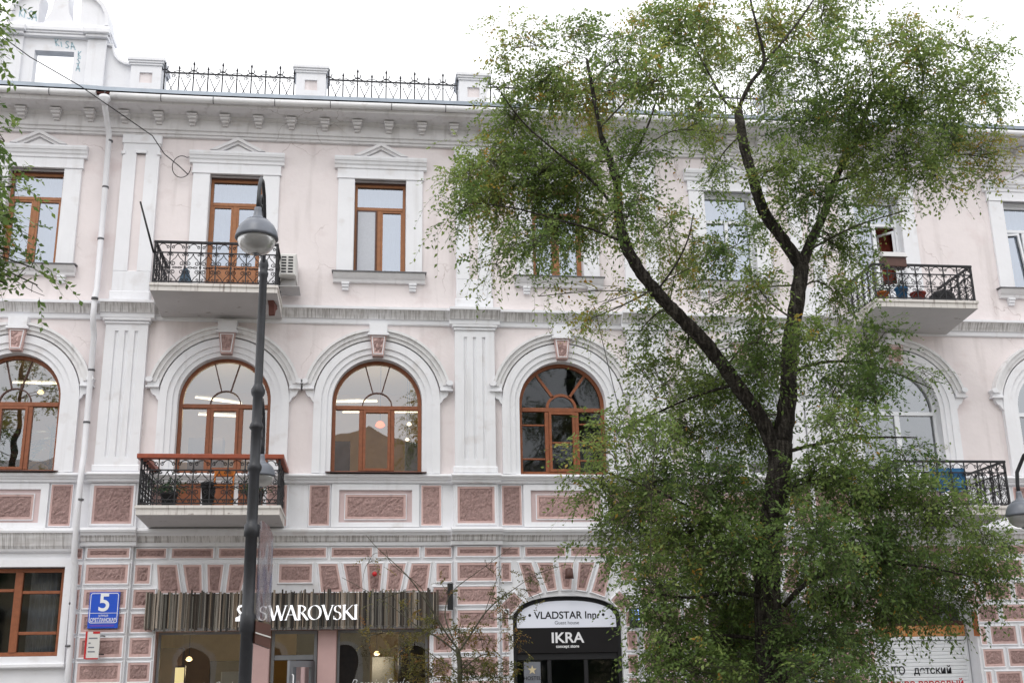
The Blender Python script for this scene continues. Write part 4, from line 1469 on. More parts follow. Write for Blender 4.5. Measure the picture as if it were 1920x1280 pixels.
# ------------------------------------------------------------------ downpipe
mb = MB()
path = [(-5.76, -0.74, 14.02), (-5.76, -0.66, 13.86), (-5.76, -0.30, 13.62), (-5.74, -0.17, 13.45), (-5.72, -0.16, 11.6), (-5.71, -0.16, 9.85), (-5.70, -0.30, 9.66), (-5.69, -0.34, 9.2), (-5.69, -0.24, 9.0), (-5.68, -0.16, 8.85),
        (-5.67, -0.16, 6.3), (-5.66, -0.26, 6.1), (-5.66, -0.30, 5.7), (-5.65, -0.31, 4.3), (-5.63, -0.2, 4.1), (-5.60, -0.16, 2.4), (-5.58, -0.15, 0.2)]
mb.tube(path, 0.062, 12)
DP = mb.build('downpipe', M['pipe'], HOUSE)
mb = MB()
mb.lathe([(0.065, -0.12), (0.075, -0.06), (0.125, 0.0), (0.125, 0.07), (0.115, 0.07)], (-5.76, -0.75, 14.0), 16)
mb.build('hopper', M['pipe'], DP)
for z in (13.3, 12.2, 11.0, 9.6, 8.1, 7.0, 5.4, 3.4, 2.6):
    mb = MB()
    yy = -0.16 if z > 9.8 or 6.3 < z < 8.9 else (-0.34 if z > 9 else (-0.30 if z > 4.2 else -0.17))
    xx = -5.72 if z > 9.8 else (-5.69 if z > 9 else (-5.67 if z > 6 else -5.63))
    mb.tube([(xx, yy, z - 0.02), (xx, yy, z + 0.02)], 0.071, 12)
    mb.build('clamp', M['darksill'], DP)

# ------------------------------------------------------------------ shop front
def rect_frame(name, x0, x1, z0, z1, y, f, d, fm, gm, parent):
    mb = MB()
    mb.ring([(x0, z0), (x1, z0), (x1, z1), (x0, z1)], [(x0 + f, z0 + f), (x1 - f, z0 + f), (x1 - f, z1 - f), (x0 + f, z1 - f)], y, y + d, closed=True)
    o = mb.build(name, fm, parent)
    if gm:
        pane([(x0 + f / 2, z0 + f / 2), (x1 - f / 2, z0 + f / 2), (x1 - f / 2, z1 - f / 2), (x0 + f / 2, z1 - f / 2)], y + d * 0.5, gm, o)
    return o
W1 = rect_frame('shop_window', -4.03, -2.17, 0.5, 2.85, 0.22, 0.05, 0.07, M['greyframe'], M['shopglass'], HOUSE)
W2 = rect_frame('shop_window', -0.52, 1.30, 0.5, 2.85, 0.22, 0.05, 0.07, M['greyframe'], M['shopglass'], HOUSE)
for x0, x1 in ((-2.165, -1.84), (-0.90, -0.53)):
    mb = MB()
    mb.bbox(x0, x1, 0.04, 0.45, 0.0, 2.855, 0.015)
    mb.build('pier', M['pinkpier'] if 'pinkpier' in M else M['palepink'], HOUSE)
mb = MB()
mb.box(-4.04, -2.17, 0.15, 0.45, 0, 0.5)
mb.box(-0.52, 1.31, 0.15, 0.45, 0, 0.5)
mb.build('stallriser', M['palepink'], HOUSE)
DF = rect_frame('shop_door', -1.82, -0.92, 0.03, 2.85, 0.2, 0.06, 0.08, M['greyframe'], None, HOUSE)
mb = MB()
mb.bbox(-1.76, -0.98, 0.19, 0.27, 2.28, 2.38, 0.008)
mb.build('transom', M['greyframe'], DF)
pane([(-1.76, 2.38), (-0.98, 2.38), (-0.98, 2.79), (-1.76, 2.79)], 0.24, M['shopglass'], DF)
mb = MB()
mb.ring([(0, 0.05), (0.74, 0.05), (0.74, 2.26), (0, 2.26)], [(0.10, 0.2), (0.64, 0.2), (0.64, 2.14), (0.10, 2.14)], -0.03, 0.03, closed=True)
leaf = mb.build('door_leaf', M['greyframe'], DF, (-0.98, 0.2, 0))
leaf.rotation_euler = (0, 0, R(180 + 52))
pane([(0.08, 0.18), (0.66, 0.18), (0.66, 2.16), (0.08, 2.16)], 0.0, M['shopglass'], leaf)
mb = MB()
mb.tube([(0.69, 0.06, 1.0), (0.69, 0.09, 1.02), (0.69, 0.09, 1.98), (0.69, 0.06, 2.0)], 0.013, 6)
mb.build('handle', M['paintwhite'], leaf)
# window script, cut by the bottom of the view
text('lettering', 'Remix Style', 0.26, M['paintwhite'], W1, (-3.05, 0.205, 1.72), shear=0.4, extrude=0.0005, sx=0.95, offset=-0.006)
text('lettering', 'Remix Style', 0.26, M['paintwhite'], W2, (0.32, 0.205, 1.72), shear=0.4, extrude=0.0005, sx=0.95, offset=-0.006)

# driftwood fascia with the lit name
SG = empty('shop_sign', (-1.385, -0.10, 2.90))
tag(SG, 'long fascia of weathered driftwood slats with lit white shop name', 'sign')
def sl(x, y, z):
    return (x + 1.385, y + 0.10, z - 2.90)
mb = MB()
mb.box(-2.84, 2.84, -0.06, 0.06, 0.02, 0.66)
mb.build('backing_board', M['darkbrown'], SG)
rs = random.Random(21)
SV = []
for k in range(8):
    w = 0.5
    mb = MB()
    zz = [0, 0.2, 0.45, 0.7, 1.0]
    jit = [rs.uniform(-0.1, 0.1) for _ in zz]
    base = len(mb.v)
    L = [(-0.5 + jit[i] * 0.6, zz[i]) for i in range(5)]
    Rr = [(0.5 + jit[i], zz[i]) for i in range(5)]
    mb.ring(Rr, L, -0.5 , 0.5)
    SV.append(mb.mesh('slat', M['slat']))
x = -4.25
while x < 1.47:
    w = rs.choice((0.014, 0.018, 0.022, 0.026, 0.032, 0.042))
    o = link('slat', SV[rs.randrange(8)], SG, sl(x + w / 2, -0.185 + rs.uniform(-0.015, 0.015), 2.875 + rs.uniform(-0.045, 0.035)))
    o.scale = (w * 0.98, 0.035, 0.70 + rs.uniform(-0.03, 0.04))
    x += w + rs.uniform(0.0, 0.008)
# letters drawn with a broad nib
NIB = R(14)
def nib_letter(strokes, x, z, h, name='letter'):
    mb = MB()
    for pts, w in strokes:
        nx, nz = math.cos(NIB) * w / 2, math.sin(NIB) * w / 2
        for a, b in zip(pts[:-1], pts[1:]):
            q = [(a[0] - nx, a[1] - nz), (a[0] + nx, a[1] + nz), (b[0] + nx, b[1] + nz), (b[0] - nx, b[1] - nz)]
            area = sum(q[i][0] * q[(i + 1) % 4][1] - q[(i + 1) % 4][0] * q[i][1] for i in range(4))
            if area < 0:
                q = q[::-1]
            mb.prism([(px * h, pz * h) for px, pz in q], -0.02, 0.02)
    return mb.build(name, M['letterlit'], SG, sl(x, -0.265, z))
T, t_ = 0.17, 0.085
def ell(cx, cz, rx, rz, a0, a1, n=20):
    return arc(cx, cz, rx, a0, a1, n, rz)
SS = [(ell(0.31, 0.74, 0.20, 0.22, 0.5, math.pi * 1.5, 12) [:-1] + ell(0.29, 0.26, 0.23, 0.26, math.pi / 2, -math.pi * 0.82, 14), 0.12), ([(0.50, 0.98), (0.50, 0.74)], 0.045), ([(0.06, 0.26), (0.06, 0.02)], 0.045)]
def serif(x, z, w=0.22):
    return ([(x - w / 2, z), (x + w / 2, z)], 0.09)
WW = [([(0.08, 1), (0.40, 0)], T), ([(0.40, 0), (0.66, 0.92)], t_), ([(0.60, 1), (0.92, 0)], T), ([(0.92, 0), (1.20, 0.98)], t_), serif(0.06, 0.98, 0.2), serif(1.2, 0.98, 0.18)]
AA = [([(0.08, 0), (0.42, 1)], t_), ([(0.42, 1), (0.78, 0)], T), ([(0.2, 0.36), (0.66, 0.36)], 0.10), serif(0.07, 0.02, 0.18), serif(0.80, 0.02, 0.2)]
RR = [([(0.14, 1), (0.14, 0)], T), (ell(0.2, 0.75, 0.34, 0.23, math.pi / 2, -math.pi / 2, 12), 0.13), ([(0.34, 0.5), (0.72, 0)], T), serif(0.14, 0.02, 0.24), serif(0.12, 0.98, 0.2)]
OO = [(ell(0.46, 0.5, 0.40, 0.48, 0, 2 * math.pi, 30), 0.15)]
VV = [([(0.08, 1), (0.42, 0)], T), ([(0.42, 0), (0.74, 0.98)], t_), serif(0.06, 0.98, 0.2), serif(0.75, 0.98, 0.18)]
KK = [([(0.14, 1), (0.14, 0)], T), ([(0.70, 0.98), (0.2, 0.48)], t_), ([(0.28, 0.56), (0.78, 0)], T), serif(0.14, 0.02, 0.24), serif(0.14, 0.98, 0.22)]
II = [([(0.14, 1), (0.14, 0)], T), serif(0.14, 0.02, 0.24), serif(0.14, 0.98, 0.24)]
lx = -2.06
H = 0.285
for g, adv in ((SS, 0.60), (WW, 1.10), (AA, 0.80), (RR, 0.70), (OO, 0.90), (VV, 0.74), (SS, 0.58), (KK, 0.76), (II, 0.3)):
    nib_letter(g, lx, 3.03, H)
    lx += adv * H + 0.012
# swan emblem: curved neck over a round body
mb = MB()
neck = [(-2.33, 3.27), (-2.38, 3.315), (-2.44, 3.30), (-2.46, 3.25), (-2.43, 3.20), (-2.39, 3.16), (-2.40, 3.11)]
wd = [0.015, 0.04, 0.045, 0.045, 0.045, 0.05, 0.06]
o1, o2 = [], []
for i, (px, pz) in enumerate(neck):
    a, b = neck[max(0, i - 1)], neck[min(len(neck) - 1, i + 1)]
    dx, dz = b[0] - a[0], b[1] - a[1]
    L = math.hypot(dx, dz)
    o1.append((px - dz / L * wd[i] / 2, pz + dx / L * wd[i] / 2))
    o2.append((px + dz / L * wd[i] / 2, pz - dx / L * wd[i] / 2))
mb.ring(o1, o2, -0.02, 0.02)
mb.prism([(-2.50, 3.02), (-2.30, 3.02), (-2.20, 3.08), (-2.16, 3.20), (-2.26, 3.14), (-2.34, 3.16), (-2.42, 3.12), (-2.50, 3.09)], -0.02, 0.02)
em = mb.build('emblem', M['letterlit'], SG, sl(0, -0.265, 0))

# ------------------------------------------------------------------ inn entrance
A = 4.15
mb = MB()
pa = shop_arch(A, 1.125, 3.0, 0.465, 20, 0.0)
pb = shop_arch(A, 1.05, 2.98, 0.41, 20, 0.0)
mb.ring(pa, pb, 0.10, 0.20)
DR = mb.build('entrance_door', M['black'], HOUSE)
mb = MB()
mb.bbox(A - 1.05, A + 1.05, 0.12, 0.2, 2.20, 2.34, 0.01)
for s in (-0.38, 0.38):
    mb.bbox(A + s - 0.04, A + s + 0.04, 0.12, 0.2, 0.0, 2.2, 0.01)
mb.build('door_frame', M['black'], DR)
for x0, x1 in ((-1.05, -0.42), (-0.34, 0.34), (0.42, 1.05)):
    pane([(A + x0, 0.05), (A + x1, 0.05), (A + x1, 2.2), (A + x0, 2.2)], 0.17, M['oldglass'], DR)
SGN = empty('inn_sign', (A, 0.09, 2.34))
tag(SGN, 'arched white and black sign panel over the inn entrance', 'sign')
mb = MB()
pp = [p for p in shop_arch(0, 1.035, 0.64 - 0.0, 0.40, 20, 0.50)]
pp = [(x, max(z, 0.50)) for x, z in pp]
mb.prism(pp[::-1], -0.005, 0.03)
mb.build('white_panel', M['signlit'], SGN)
mb = MB()
mb.box(-1.05, 1.05, -0.002, 0.03, 0.0, 0.497)
mb.build('black_panel', M['signblack'], SGN)
text('lettering', '\u2022 VLADSTAR Inn. \u2022', 0.205, M['ink'], SGN, (0, -0.008, 0.68), extrude=0.002, offset=0.003)
text('lettering', 'Guest house', 0.10, M['inkgrey'], SGN, (0, -0.008, 0.565), extrude=0.002)
text('lettering', 'IKRA', 0.29, M['paintwhite'], SGN, (0.0, -0.008, 0.20), extrude=0.004, sx=1.08, offset=0.006)
text('lettering', 'concept store', 0.085, M['paintwhite'], SGN, (0, -0.008, 0.10), extrude=0.002, offset=0.002)
PO = empty('door_poster', (3.41, 0.10, 1.55))
tag(PO, 'grey poster with a gold star beside the inn door', 'poster')
mb = MB()
mb.box(-0.17, 0.17, -0.004, 0.01, 0.0, 0.62)
mb.build('sheet', M['postergrey'], PO)
mb = MB()
st = []
for k in range(10):
    r = 0.095 if k % 2 == 0 else 0.038
    st.append((r * math.sin(2 * math.pi * k / 10), 0.46 + r * math.cos(2 * math.pi * k / 10)))
mb.prism(st[::-1], -0.009, -0.004)
mb.build('star', M['gold'], PO)
text('lettering', 'HOSTEL', 0.10, M['ink'], PO, (0, -0.008, 0.27), extrude=0.001)
# lit blue box sign beside the entrance
BS = empty('box_sign', (5.5, -0.02, 2.85))
tag(BS, 'small lit blue box sign on bracket beside the inn door', 'sign')
mb = MB()
mb.bbox(-0.11, 0.13, -0.34, -0.24, -0.05, 0.34, 0.015)
mb.box(-0.02, 0.02, -0.24, 0.0, 0.1, 0.16)
mb.build('case', M['black'], BS)
mb = MB()
for z in (0.10, 0.14, 0.20, 0.24, 0.28):
    for k in range(3):
        mb.box(-0.08 + 0.06 * k + (0.012 if z in (0.14, 0.24) else 0), -0.045 + 0.06 * k, -0.347, -0.340, z, z + 0.026)
mb.build('lit_panel', M['bluelit'], BS)['kind'] = 'stuff'

# ------------------------------------------------------------------ shop with shutter on the right, and the bay behind the tree
for A in (8.25, 11.88):
    mb = MB()
    pa = shop_arch(A, 1.125, 3.0, 0.465, 20, 0.0)
    pb = shop_arch(A, 1.05, 2.98, 0.41, 20, 0.0)
    mb.ring(pa, pb, 0.46, 0.54)
    SF = mb.build('shop_window', M['pvc'], HOUSE)
    pc = [p for p in shop_arch(A, 1.05, 2.98, 0.41, 20, 2.90)]
    pane(pc, 0.50, M['oldglass'], SF)
    mb = MB()
    pd = shop_arch(A, 0.86, 2.94, 0.33, 20, 2.90)[1:-1]
    pe = shop_arch(A, 0.82, 2.94, 0.30, 20, 2.90)[1:-1]
    mb.ring(pd, pe, 0.44, 0.49)
    mb.build('fanlight_bar', M['darkbrown'], SF)
    mb = MB()
    mb.bbox(A - 1.09, A + 1.09, 0.40, 0.54, 2.80, 2.90, 0.01)
    mb.build('transom', M['darkbrown'], SF)
    if A < 9:
        pane([(A - 1.05, 0.4), (A + 1.05, 0.4), (A + 1.05, 2.8), (A - 1.05, 2.8)], 0.50, M['oldglass'], SF)
A = 11.88
FB = empty('fascia_board', (A, 0.40, 2.55))
tag(FB, 'orange printed fascia strip above the white roller shutter', 'sign')
mb = MB()
mb.bbox(-1.08, 1.08, -0.02, 0.06, 0.02, 0.25, 0.01)
mb.build('board', M['fascia'], FB)
mb = MB()
mb.bbox(-1.1, 1.1, -0.03, 0.06, -0.06, 0.018, 0.01)
mb.build('ledge', M['pvc'], FB)
RS = empty('roller_shutter', (A, 0.42, 0.0))
tag(RS, 'white roller shutter with black and red Russian lettering', 'shutter')
mb = MB()
z = 0.05
k = 0
while z < 2.42:
    mb.prismx([(0.0, z), (-0.012, z + 0.012), (-0.012, z + 0.060), (0.0, z + 0.073), (0.03, z + 0.073), (0.03, z)], -1.04, 1.04)
    z += 0.076
sh = mb.build('shutter_slat', M['pvc'], RS)
sh['kind'] = 'stuff'
for s in (-1, 1):
    mb = MB()
    mb.bbox(s * 1.075 - 0.035, s * 1.075 + 0.035, -0.03, 0.05, 0.0, 2.50, 0.01)
    mb.build('guide_rail', M['pvc'], RS)
text('lettering', '\u0422\u041e   \u0434\u0435\u0442\u0441\u043a\u0438\u0439', 0.22, M['ink'], RS, (0.68, -0.016, 1.80), align='RIGHT', extrude=0.001, offset=0.003)
text('lettering', '\u0432\u0435\u0440\u0445 \u0432\u043e \u0432\u0437\u0440\u043e\u0441\u043b\u044b\u0439', 0.22, M['red'], RS, (0.92, -0.016, 1.53), align='RIGHT', extrude=0.001, offset=0.003)
ST = empty('striped_plaque', (13.0, -0.01, 2.55))
tag(ST, 'narrow upright orange striped strip beside the white shutter', 'sign')
mb = MB()
mb.box(-0.055, 0.055, -0.03, 0.0, 0.0, 0.50)
mb.build('strip', M['orange'], ST)
for x in (-0.03, 0.0, 0.03):
    mb = MB()
    mb.box(x - 0.006, x + 0.006, -0.035, -0.03, 0.01, 0.49)
    mb.build('stripe', M['darkbrown'], ST)

# ------------------------------------------------------------------ ground-floor window on the left
LW = rect_frame('window', -8.58, -5.88, 2.43, 4.10, 0.14, 0.075, 0.09, M['brown'], M['oldglass'], HOUSE)
for x in (-7.7, -6.75):
    mb = MB()
    bar(mb, x - 0.075, x + 0.075, 2.5, 4.03, 0.12, 0.1)
    mb.build('mullion', M['brown'], LW)
for x0, x1, z in ((-7.62, -6.83, 3.68), (-6.67, -5.96, 3.64), (-6.67, -5.96, 2.86)):
    mb = MB()
    bar(mb, x0, x1, z - 0.03, z + 0.03, 0.13, 0.08)
    mb.build('glazing_bar', M['brown'], LW)
mb = MB()
n = 30
for k in range(n):
    x0, x1 = -6.62 + 0.55 * k / n, -6.62 + 0.55 * (k + 1) / n
    mb.face([(x0, 0.5 + 0.03 * math.sin(k * 1.3), 2.4), (x1, 0.5 + 0.03 * math.sin((k + 1) * 1.3), 2.4), (x1, 0.5 + 0.03 * math.sin((k + 1) * 1.3), 4.1), (x0, 0.5 + 0.03 * math.sin(k * 1.3), 4.1)])
mb.build('curtain', M['curtain'], LW)
mb = MB()
mb.ring([(-8.75, 2.28), (-5.72, 2.28), (-5.72, 4.26), (-8.75, 4.26)], [(-8.6, 2.42), (-5.86, 2.42), (-5.86, 4.12), (-8.6, 4.12)], -0.05, 0.01, closed=True)
mb.bbox(-8.78, -5.69, -0.12, 0.0, 2.20, 2.29, 0.02)
mb.build('window_surround', M['white'], HOUSE)

# ------------------------------------------------------------------ small things fixed to the front
NS = empty('house_number_sign', (-5.03, -0.17, 2.92))
tag(NS, 'blue enamel house number sign with a white five', 'sign')
mb = MB()
mb.bbox(-0.285, 0.285, -0.015, 0.02, 0.0, 0.69, 0.006)
mb.build('plate', M['blue'], NS)
mb = MB()
def rr_ring(x0, x1, z0, z1, r, t, y0, y1):
    def path(o):
        q = []
        for cx, cz, a0 in ((x1 - r, z1 - r, 0), (x0 + r, z1 - r, 90), (x0 + r, z0 + r, 180), (x1 - r, z0 + r, 270)):
            q += arc(cx, cz, r - o, R(a0), R(a0 + 90), 5)
        return q
    mb.ring(path(0), path(t), y0, y1, closed=True)
rr_ring(-0.265, 0.265, 0.10, 0.67, 0.04, 0.012, -0.019, -0.014)
mb.box(-0.25, 0.25, -0.019, -0.014, 0.285, 0.294)
mb.build('border', M['paintwhite'], NS)
text('lettering', '5', 0.47, M['paintwhite'], NS, (0, -0.018, 0.335), extrude=0.002, offset=0.008)
text('lettering', '\u0443\u043b\u0438\u0446\u0430', 0.065, M['paintwhite'], NS, (0, -0.018, 0.225), extrude=0.001)
text('lettering', '\u0421\u0412\u0415\u0422\u041b\u0410\u041d\u0421\u041a\u0410\u042f', 0.098, M['paintwhite'], NS, (0, -0.018, 0.125), extrude=0.001, sx=0.66, offset=0.002)
mb = MB()
mb.box(-0.24, 0.22, -0.018, -0.014, 0.035, 0.07)
mb.build('faded_line', M['purple'], NS)
NP = empty('notice_plate', (-5.16, -0.18, 2.36))
tag(NP, 'small white notice plate with red edge below the blue number', 'sign')
mb = MB()
mb.bbox(-0.115, 0.135, -0.16, -0.13, 0.0, 0.49, 0.005)
mb.build('plate', M['plastic'], NP)
mb = MB()
mb.box(-0.135, -0.10, -0.165, -0.125, -0.01, 0.50)
mb.box(-0.10, 0.12, -0.165, -0.125, -0.02, 0.002)
mb.box(0.0, 0.13, -0.164, -0.128, 0.455, 0.495)
mb.build('red_edge', M['red'], NP)
for z, w in ((0.36, 0.16), (0.27, 0.04), (0.19, 0.11), (0.11, 0.13)):
    mb = MB()
    mb.box(-0.07, -0.07 + w, -0.163, -0.158, z, z + 0.022)
    mb.build('printed_line', M['inkgrey'], NP)
for z in (0.06, 0.40):
    mb = MB()
    mb.box(0.10, 0.20, -0.15, -0.13, z, z + 0.02)
    mb.box(0.18, 0.20, -0.13, 0.0, z, z + 0.02)
    mb.build('bracket', M['black'], NP)
o = MB().lathe([(0.005, -0.05), (0.04, -0.045), (0.05, -0.01), (0.05, 0.03)], n=14).build('alarm_beacon', M['red'], None, (0.20, -0.115, 3.93))
o.rotation_euler = (R(-90), 0, 0)
tag(o, 'small round red alarm beacon on the pink keystone above the slats', 'alarm')
SP = empty('spotlight', (4.18, -0.05, 3.83))
tag(SP, 'dark wall spotlight on the keystone above the inn arch', 'lamp')
mb = MB()
mb.box(-0.03, 0.03, -0.05, 0.0, 0.08, 0.14)
mb.tube([(0, -0.05, 0.11), (0, -0.14, 0.10)], 0.015, 6)
mb.build('arm', M['black'], SP)
mb = MB()
mb.lathe([(0.02, 0.14), (0.075, 0.12), (0.085, 0.0), (0.095, -0.08), (0.08, -0.08)], (0, -0.17, 0.05), 14)
mb.build('hood', M['darkbrown'], SP)
FL = empty('wall_floodlight', (1.72, -0.06, 3.20))
tag(FL, 'tall slim dark bracket box at the right end of the slats', 'lamp')
mb = MB()
mb.bbox(-0.05, 0.06, -0.22, -0.12, 0.0, 0.52, 0.01)
mb.build('case', M['black'], FL)
mb = MB()
mb.box(-0.02, 0.02, -0.12, 0.01, 0.2, 0.26)
mb.build('bracket', M['black'], FL)
AC = empty('air_conditioner', (-1.72, -0.04, 10.0))
tag(AC, 'white air conditioner box on the wall beside the upper balcony', 'air conditioner')
mb = MB()
mb.bbox(-0.19, 0.17, -0.72, -0.02, 0.06, 0.56, 0.03)
mb.build('casing', M['plastic'], AC)
for cx in (-0.09, 0.05):
    for k in range(6):
        mb = MB()
        mb.box(cx - 0.05, cx + 0.05, -0.724, -0.715, 0.13 + k * 0.065, 0.165 + k * 0.065)
        mb.build('vent_slot', M['darkvent'], AC)
mb = MB()
mb.box(-0.24, 0.24, -0.60, -0.0, -0.14, -0.12)
mb.box(-0.16, 0.14, -0.5, -0.02, -0.12, 0.05)
mb.build('bracket', M['soffit'], AC)
FP = MB()
FP.tube([(0, 0, 0), (-0.33, -0.05, 1.08)], [0.022, 0.018], 8)
o = FP.build('flag_pole', M['black'], None, (-4.34, -1.53, 10.2))
tag(o, 'bare black flag pole leaning out from the upper balcony corner', 'pole')
o = MB().tube([(-11.5, -4.2, 17.4), (-9.6, -2.4, 16.0), (-7.99, -1.3, 15.2), (-7.28, -1.15, 14.72), (-6.23, -1.0, 14.16), (-5.3, -0.75, 13.6), (-4.75, -0.5, 13.3), (-4.5, -0.35, 12.95), (-4.2, -0.2, 12.75), (-4.02, -0.12, 12.6)], 0.011, 6).build('overhead_cable', M['cable'], None)
tag(o, 'black overhead cable running diagonally to the top storey wall', 'cable')
lp = [(-4.02 - 0.14 + 0.20 * math.cos(t), -0.10, 12.78 + 0.26 * math.sin(t)) for t in [R(60 + 300 * i / 20) for i in range(21)]]
o = MB().tube([(-3.92, -0.08, 13.05)] + lp, 0.009, 5).build('cable_loop', M['cable'], None)
tag(o, 'loose loop of dark cable hanging on the top storey wall', 'cable')
o = MB().tube([(4.95, -0.28, 9.56), (5.1, -0.24, 8.8), (5.28, -0.22, 7.9), (5.56, -0.20, 6.6), (5.62, -0.19, 6.2)], 0.009, 5).build('thin_cable', M['cable'], None)
tag(o, 'thin dark cable slanting down beside the dark arched window', 'cable')

# things on the balconies
def potplant(name, loc, label, pot, r, h, leafy=0):
    e = empty(name, loc)
    tag(e, label, 'flower pot')
    MB().lathe([(r * 0.7, 0), (r, h * 0.85), (r * 1.1, h * 0.86), (r * 1.1, h), (r * 0.95, h)], n=16).build('pot', pot, e)
    if leafy:
        mb = MB()
        rg = random.Random(int(r * 1000))
        for _ in range(leafy):
            p = Vector((rg.gauss(0, r * 0.9), rg.gauss(0, r * 0.9), h + abs(rg.gauss(0.05, 0.14))))
            d = Vector((rg.uniform(-1, 1), rg.uniform(-1, 1), rg.uniform(-0.6, 0.6))).normalized() * 0.045
            u = d.cross(Vector((rg.uniform(-1, 1), rg.uniform(-1, 1), 0.3))).normalized() * 0.018
            mb.face([p, p + d * 0.5 + u, p + d, p + d * 0.5 - u])
        mb.build('foliage', M['palm'], e)
potplant('flower_pot', (11.98, -1.28, 9.585), 'red pot on the floor of the upper right-hand balcony', M['terracotta'], 0.16, 0.24)
potplant('flower_pot', (11.62, -1.25, 9.585), 'blue pot with plant beside the red pot', M['bluecloth'], 0.13, 0.36, 160)
potplant('flower_pot', (11.2, -1.2, 9.585), 'yellow flower pot at the left end of the upper right-hand balcony', M['orange'], 0.13, 0.26, 200)
BX = empty('planter_box', (11.42, -1.42, 10.34))
tag(BX, 'dark planter box standing on the rail of the upper right-hand balcony', 'planter')
MB().bbox(-0.26, 0.26, -0.12, 0.12, 0.0, 0.22, 0.01).build('box', M['darkbrown'], BX)
MB().prismx([(-0.16, 0.22), (0.16, 0.22), (0.02, 0.36), (-0.06, 0.36)], -0.28, 0.28).build('cover', M['soffit'], BX)
mb = MB()
mb.lathe([(0.26, 0.0), (0.30, 0.10), (0.27, 0.24), (0.17, 0.33), (0.05, 0.36)], n=16)
o = mb.build('rubbish_bag', M['black'], None, (12.62, -1.12, 9.585))
tag(o, 'black bulging bag on the floor of the upper right-hand balcony', 'bag')
mb = MB()
n, k = 18, 8
for i in range(n):
    for j in range(k):
        def PT(ii, jj):
            return (-0.55 + 1.1 * ii / n, -0.05 + 0.035 * math.sin(ii * 1.1 + jj * 0.2) * (0.3 + jj / k), -0.62 * jj / k + 0.03 * math.sin(ii * 0.9) * (jj / k))
        mb.face([PT(i, j), PT(i, j + 1), PT(i + 1, j + 1), PT(i + 1, j)], 0, True)
o = mb.build('blue_blanket', M['bluecloth'], None, (12.05, -1.40, 5.90))
o.scale = (0.72, 1, 0.8)
tag(o, 'blue blanket hung over the railing of the lower right-hand balcony', 'blanket')
mb = MB()
mb.prism([(-0.17, 0), (0.17, 0), (0.02, 0.42), (-0.05, 0.42)], -0.1, 0.1)
o = mb.build('folded_sack', M['bluegrey'], None, (-3.72, -1.2, 9.565))
tag(o, 'grey-blue pointed sack leaning inside the upper left-hand balcony', 'sack')
CH = empty('folding_chair', (-2.78, -1.0, 5.105))
tag(CH, 'orange folding chair behind the wooden-railed lower balcony', 'chair')
for s in (-0.18, 0.18):
    MB().tube([(s, -0.15, 0), (s, 0.12, 0.78)], 0.02, 6).build('leg', M['orange'], CH)
    MB().tube([(s, 0.2, 0), (s, -0.16, 0.45)], 0.02, 6).build('leg', M['orange'], CH)
MB().bbox(-0.17, 0.17, -0.2, 0.15, 0.42, 0.45, 0.01).build('seat', M['orange'], CH)
MB().bbox(-0.17, 0.17, 0.07, 0.10, 0.66, 0.78, 0.01).build('backrest', M['orange'], CH)
potplant('flower_pot', (-3.05, -1.1, 5.105), 'tall dark pot beside the orange chair on the lower balcony', M['black'], 0.14, 0.5)
potplant('flower_pot', (-3.85, -0.7, 5.105), 'dark leafy pot plant at the left end of the wooden-railed balcony', M['black'], 0.16, 0.36, 500)
potplant('flower_pot', (-2.2, -0.7, 5.105), 'dark leafy pot plant at the right end of the wooden-railed balcony', M['black'], 0.16, 0.36, 500)

# ------------------------------------------------------------------ lit lamps and plants inside
def lamp_light(e, loc, watts, r):
    li = bpy.data.lights.new('lamp_light', 'POINT')
    li.energy = watts
    li.color = (1.0, 0.80, 0.50)
    li.shadow_soft_size = r
    link('lamp_light', li, e, loc)
def tube_light(loc, L, rz, label):
    e = empty('ceiling_light', loc)
    e.rotation_euler = (0, 0, rz)
    tag(e, label, 'lamp', 'strip lights in the first-floor shop')
    MB().box(-L / 2, L / 2, -0.03, 0.03, 0.03, 0.06).build('housing', M['pvc'], e)
    MB().tube([(-L / 2, 0, 0), (L / 2, 0, 0)], 0.018, 8).build('lit_tube', M['tube'], e)
    lamp_light(e, (0, 0.0, -0.15), 20, 0.25)
for loc, L, rz, lab in (((-7.25, 2.2, 8.42), 1.3, 0.05, 'lit strip light in the fanlight of the leftmost arched window'),
                        ((-3.35, 2.0, 8.02), 1.1, 0.5, 'slanting lit strip light in the fanlight behind the lower balcony'),
                        ((-3.5, 3.2, 7.95), 0.9, 0.15, 'lit strip light just above the wooden-railed balcony door'),
                        ((-0.28, 2.0, 8.03), 1.0, -0.1, 'lit strip light along the transom above the red pendant'),
                        ((0.35, 3.4, 8.12), 1.9, -0.05, 'long lit strip light just below the transom behind the red pendant')):
    tube_light(loc, L, rz, lab)
def spot(loc, r, label, m, nm='pendant_lamp'):
    e = empty(nm, loc)
    tag(e, label, 'lamp')
    MB().lathe([(0.01, r * 0.9), (r * 0.6, r * 0.7), (r, 0), (r * 0.6, -r * 0.35), (0.02, -r * 0.45)], n=14).build('lit_shade', m, e)
    MB().tube([(0, 0, r * 0.9), (0, 0, (9.15 if loc[2] > 5 else 4.35) - loc[2])], 0.008, 5).build('flex', M['cable'], e)
    if loc[2] < 5:
        lamp_light(e, (0, 0, -0.2), 12, 0.15)
spot((0.28, 1.0, 7.25), 0.11, 'glowing red pendant lamp in the arched window right of the lower balcony', M['redlamp'])
spot((0.92, 1.1, 7.3), 0.06, 'small lit spot beside the red pendant, upper of two', M['tube'], 'spot_lamp')
spot((0.88, 1.1, 6.95), 0.05, 'small lit spot beside the red pendant, lower of two', M['tube'], 'spot_lamp')
spot((-6.95, 1.0, 7.9), 0.07, 'small lit spot behind the leftmost arched window', M['warmlamp'], 'spot_lamp')
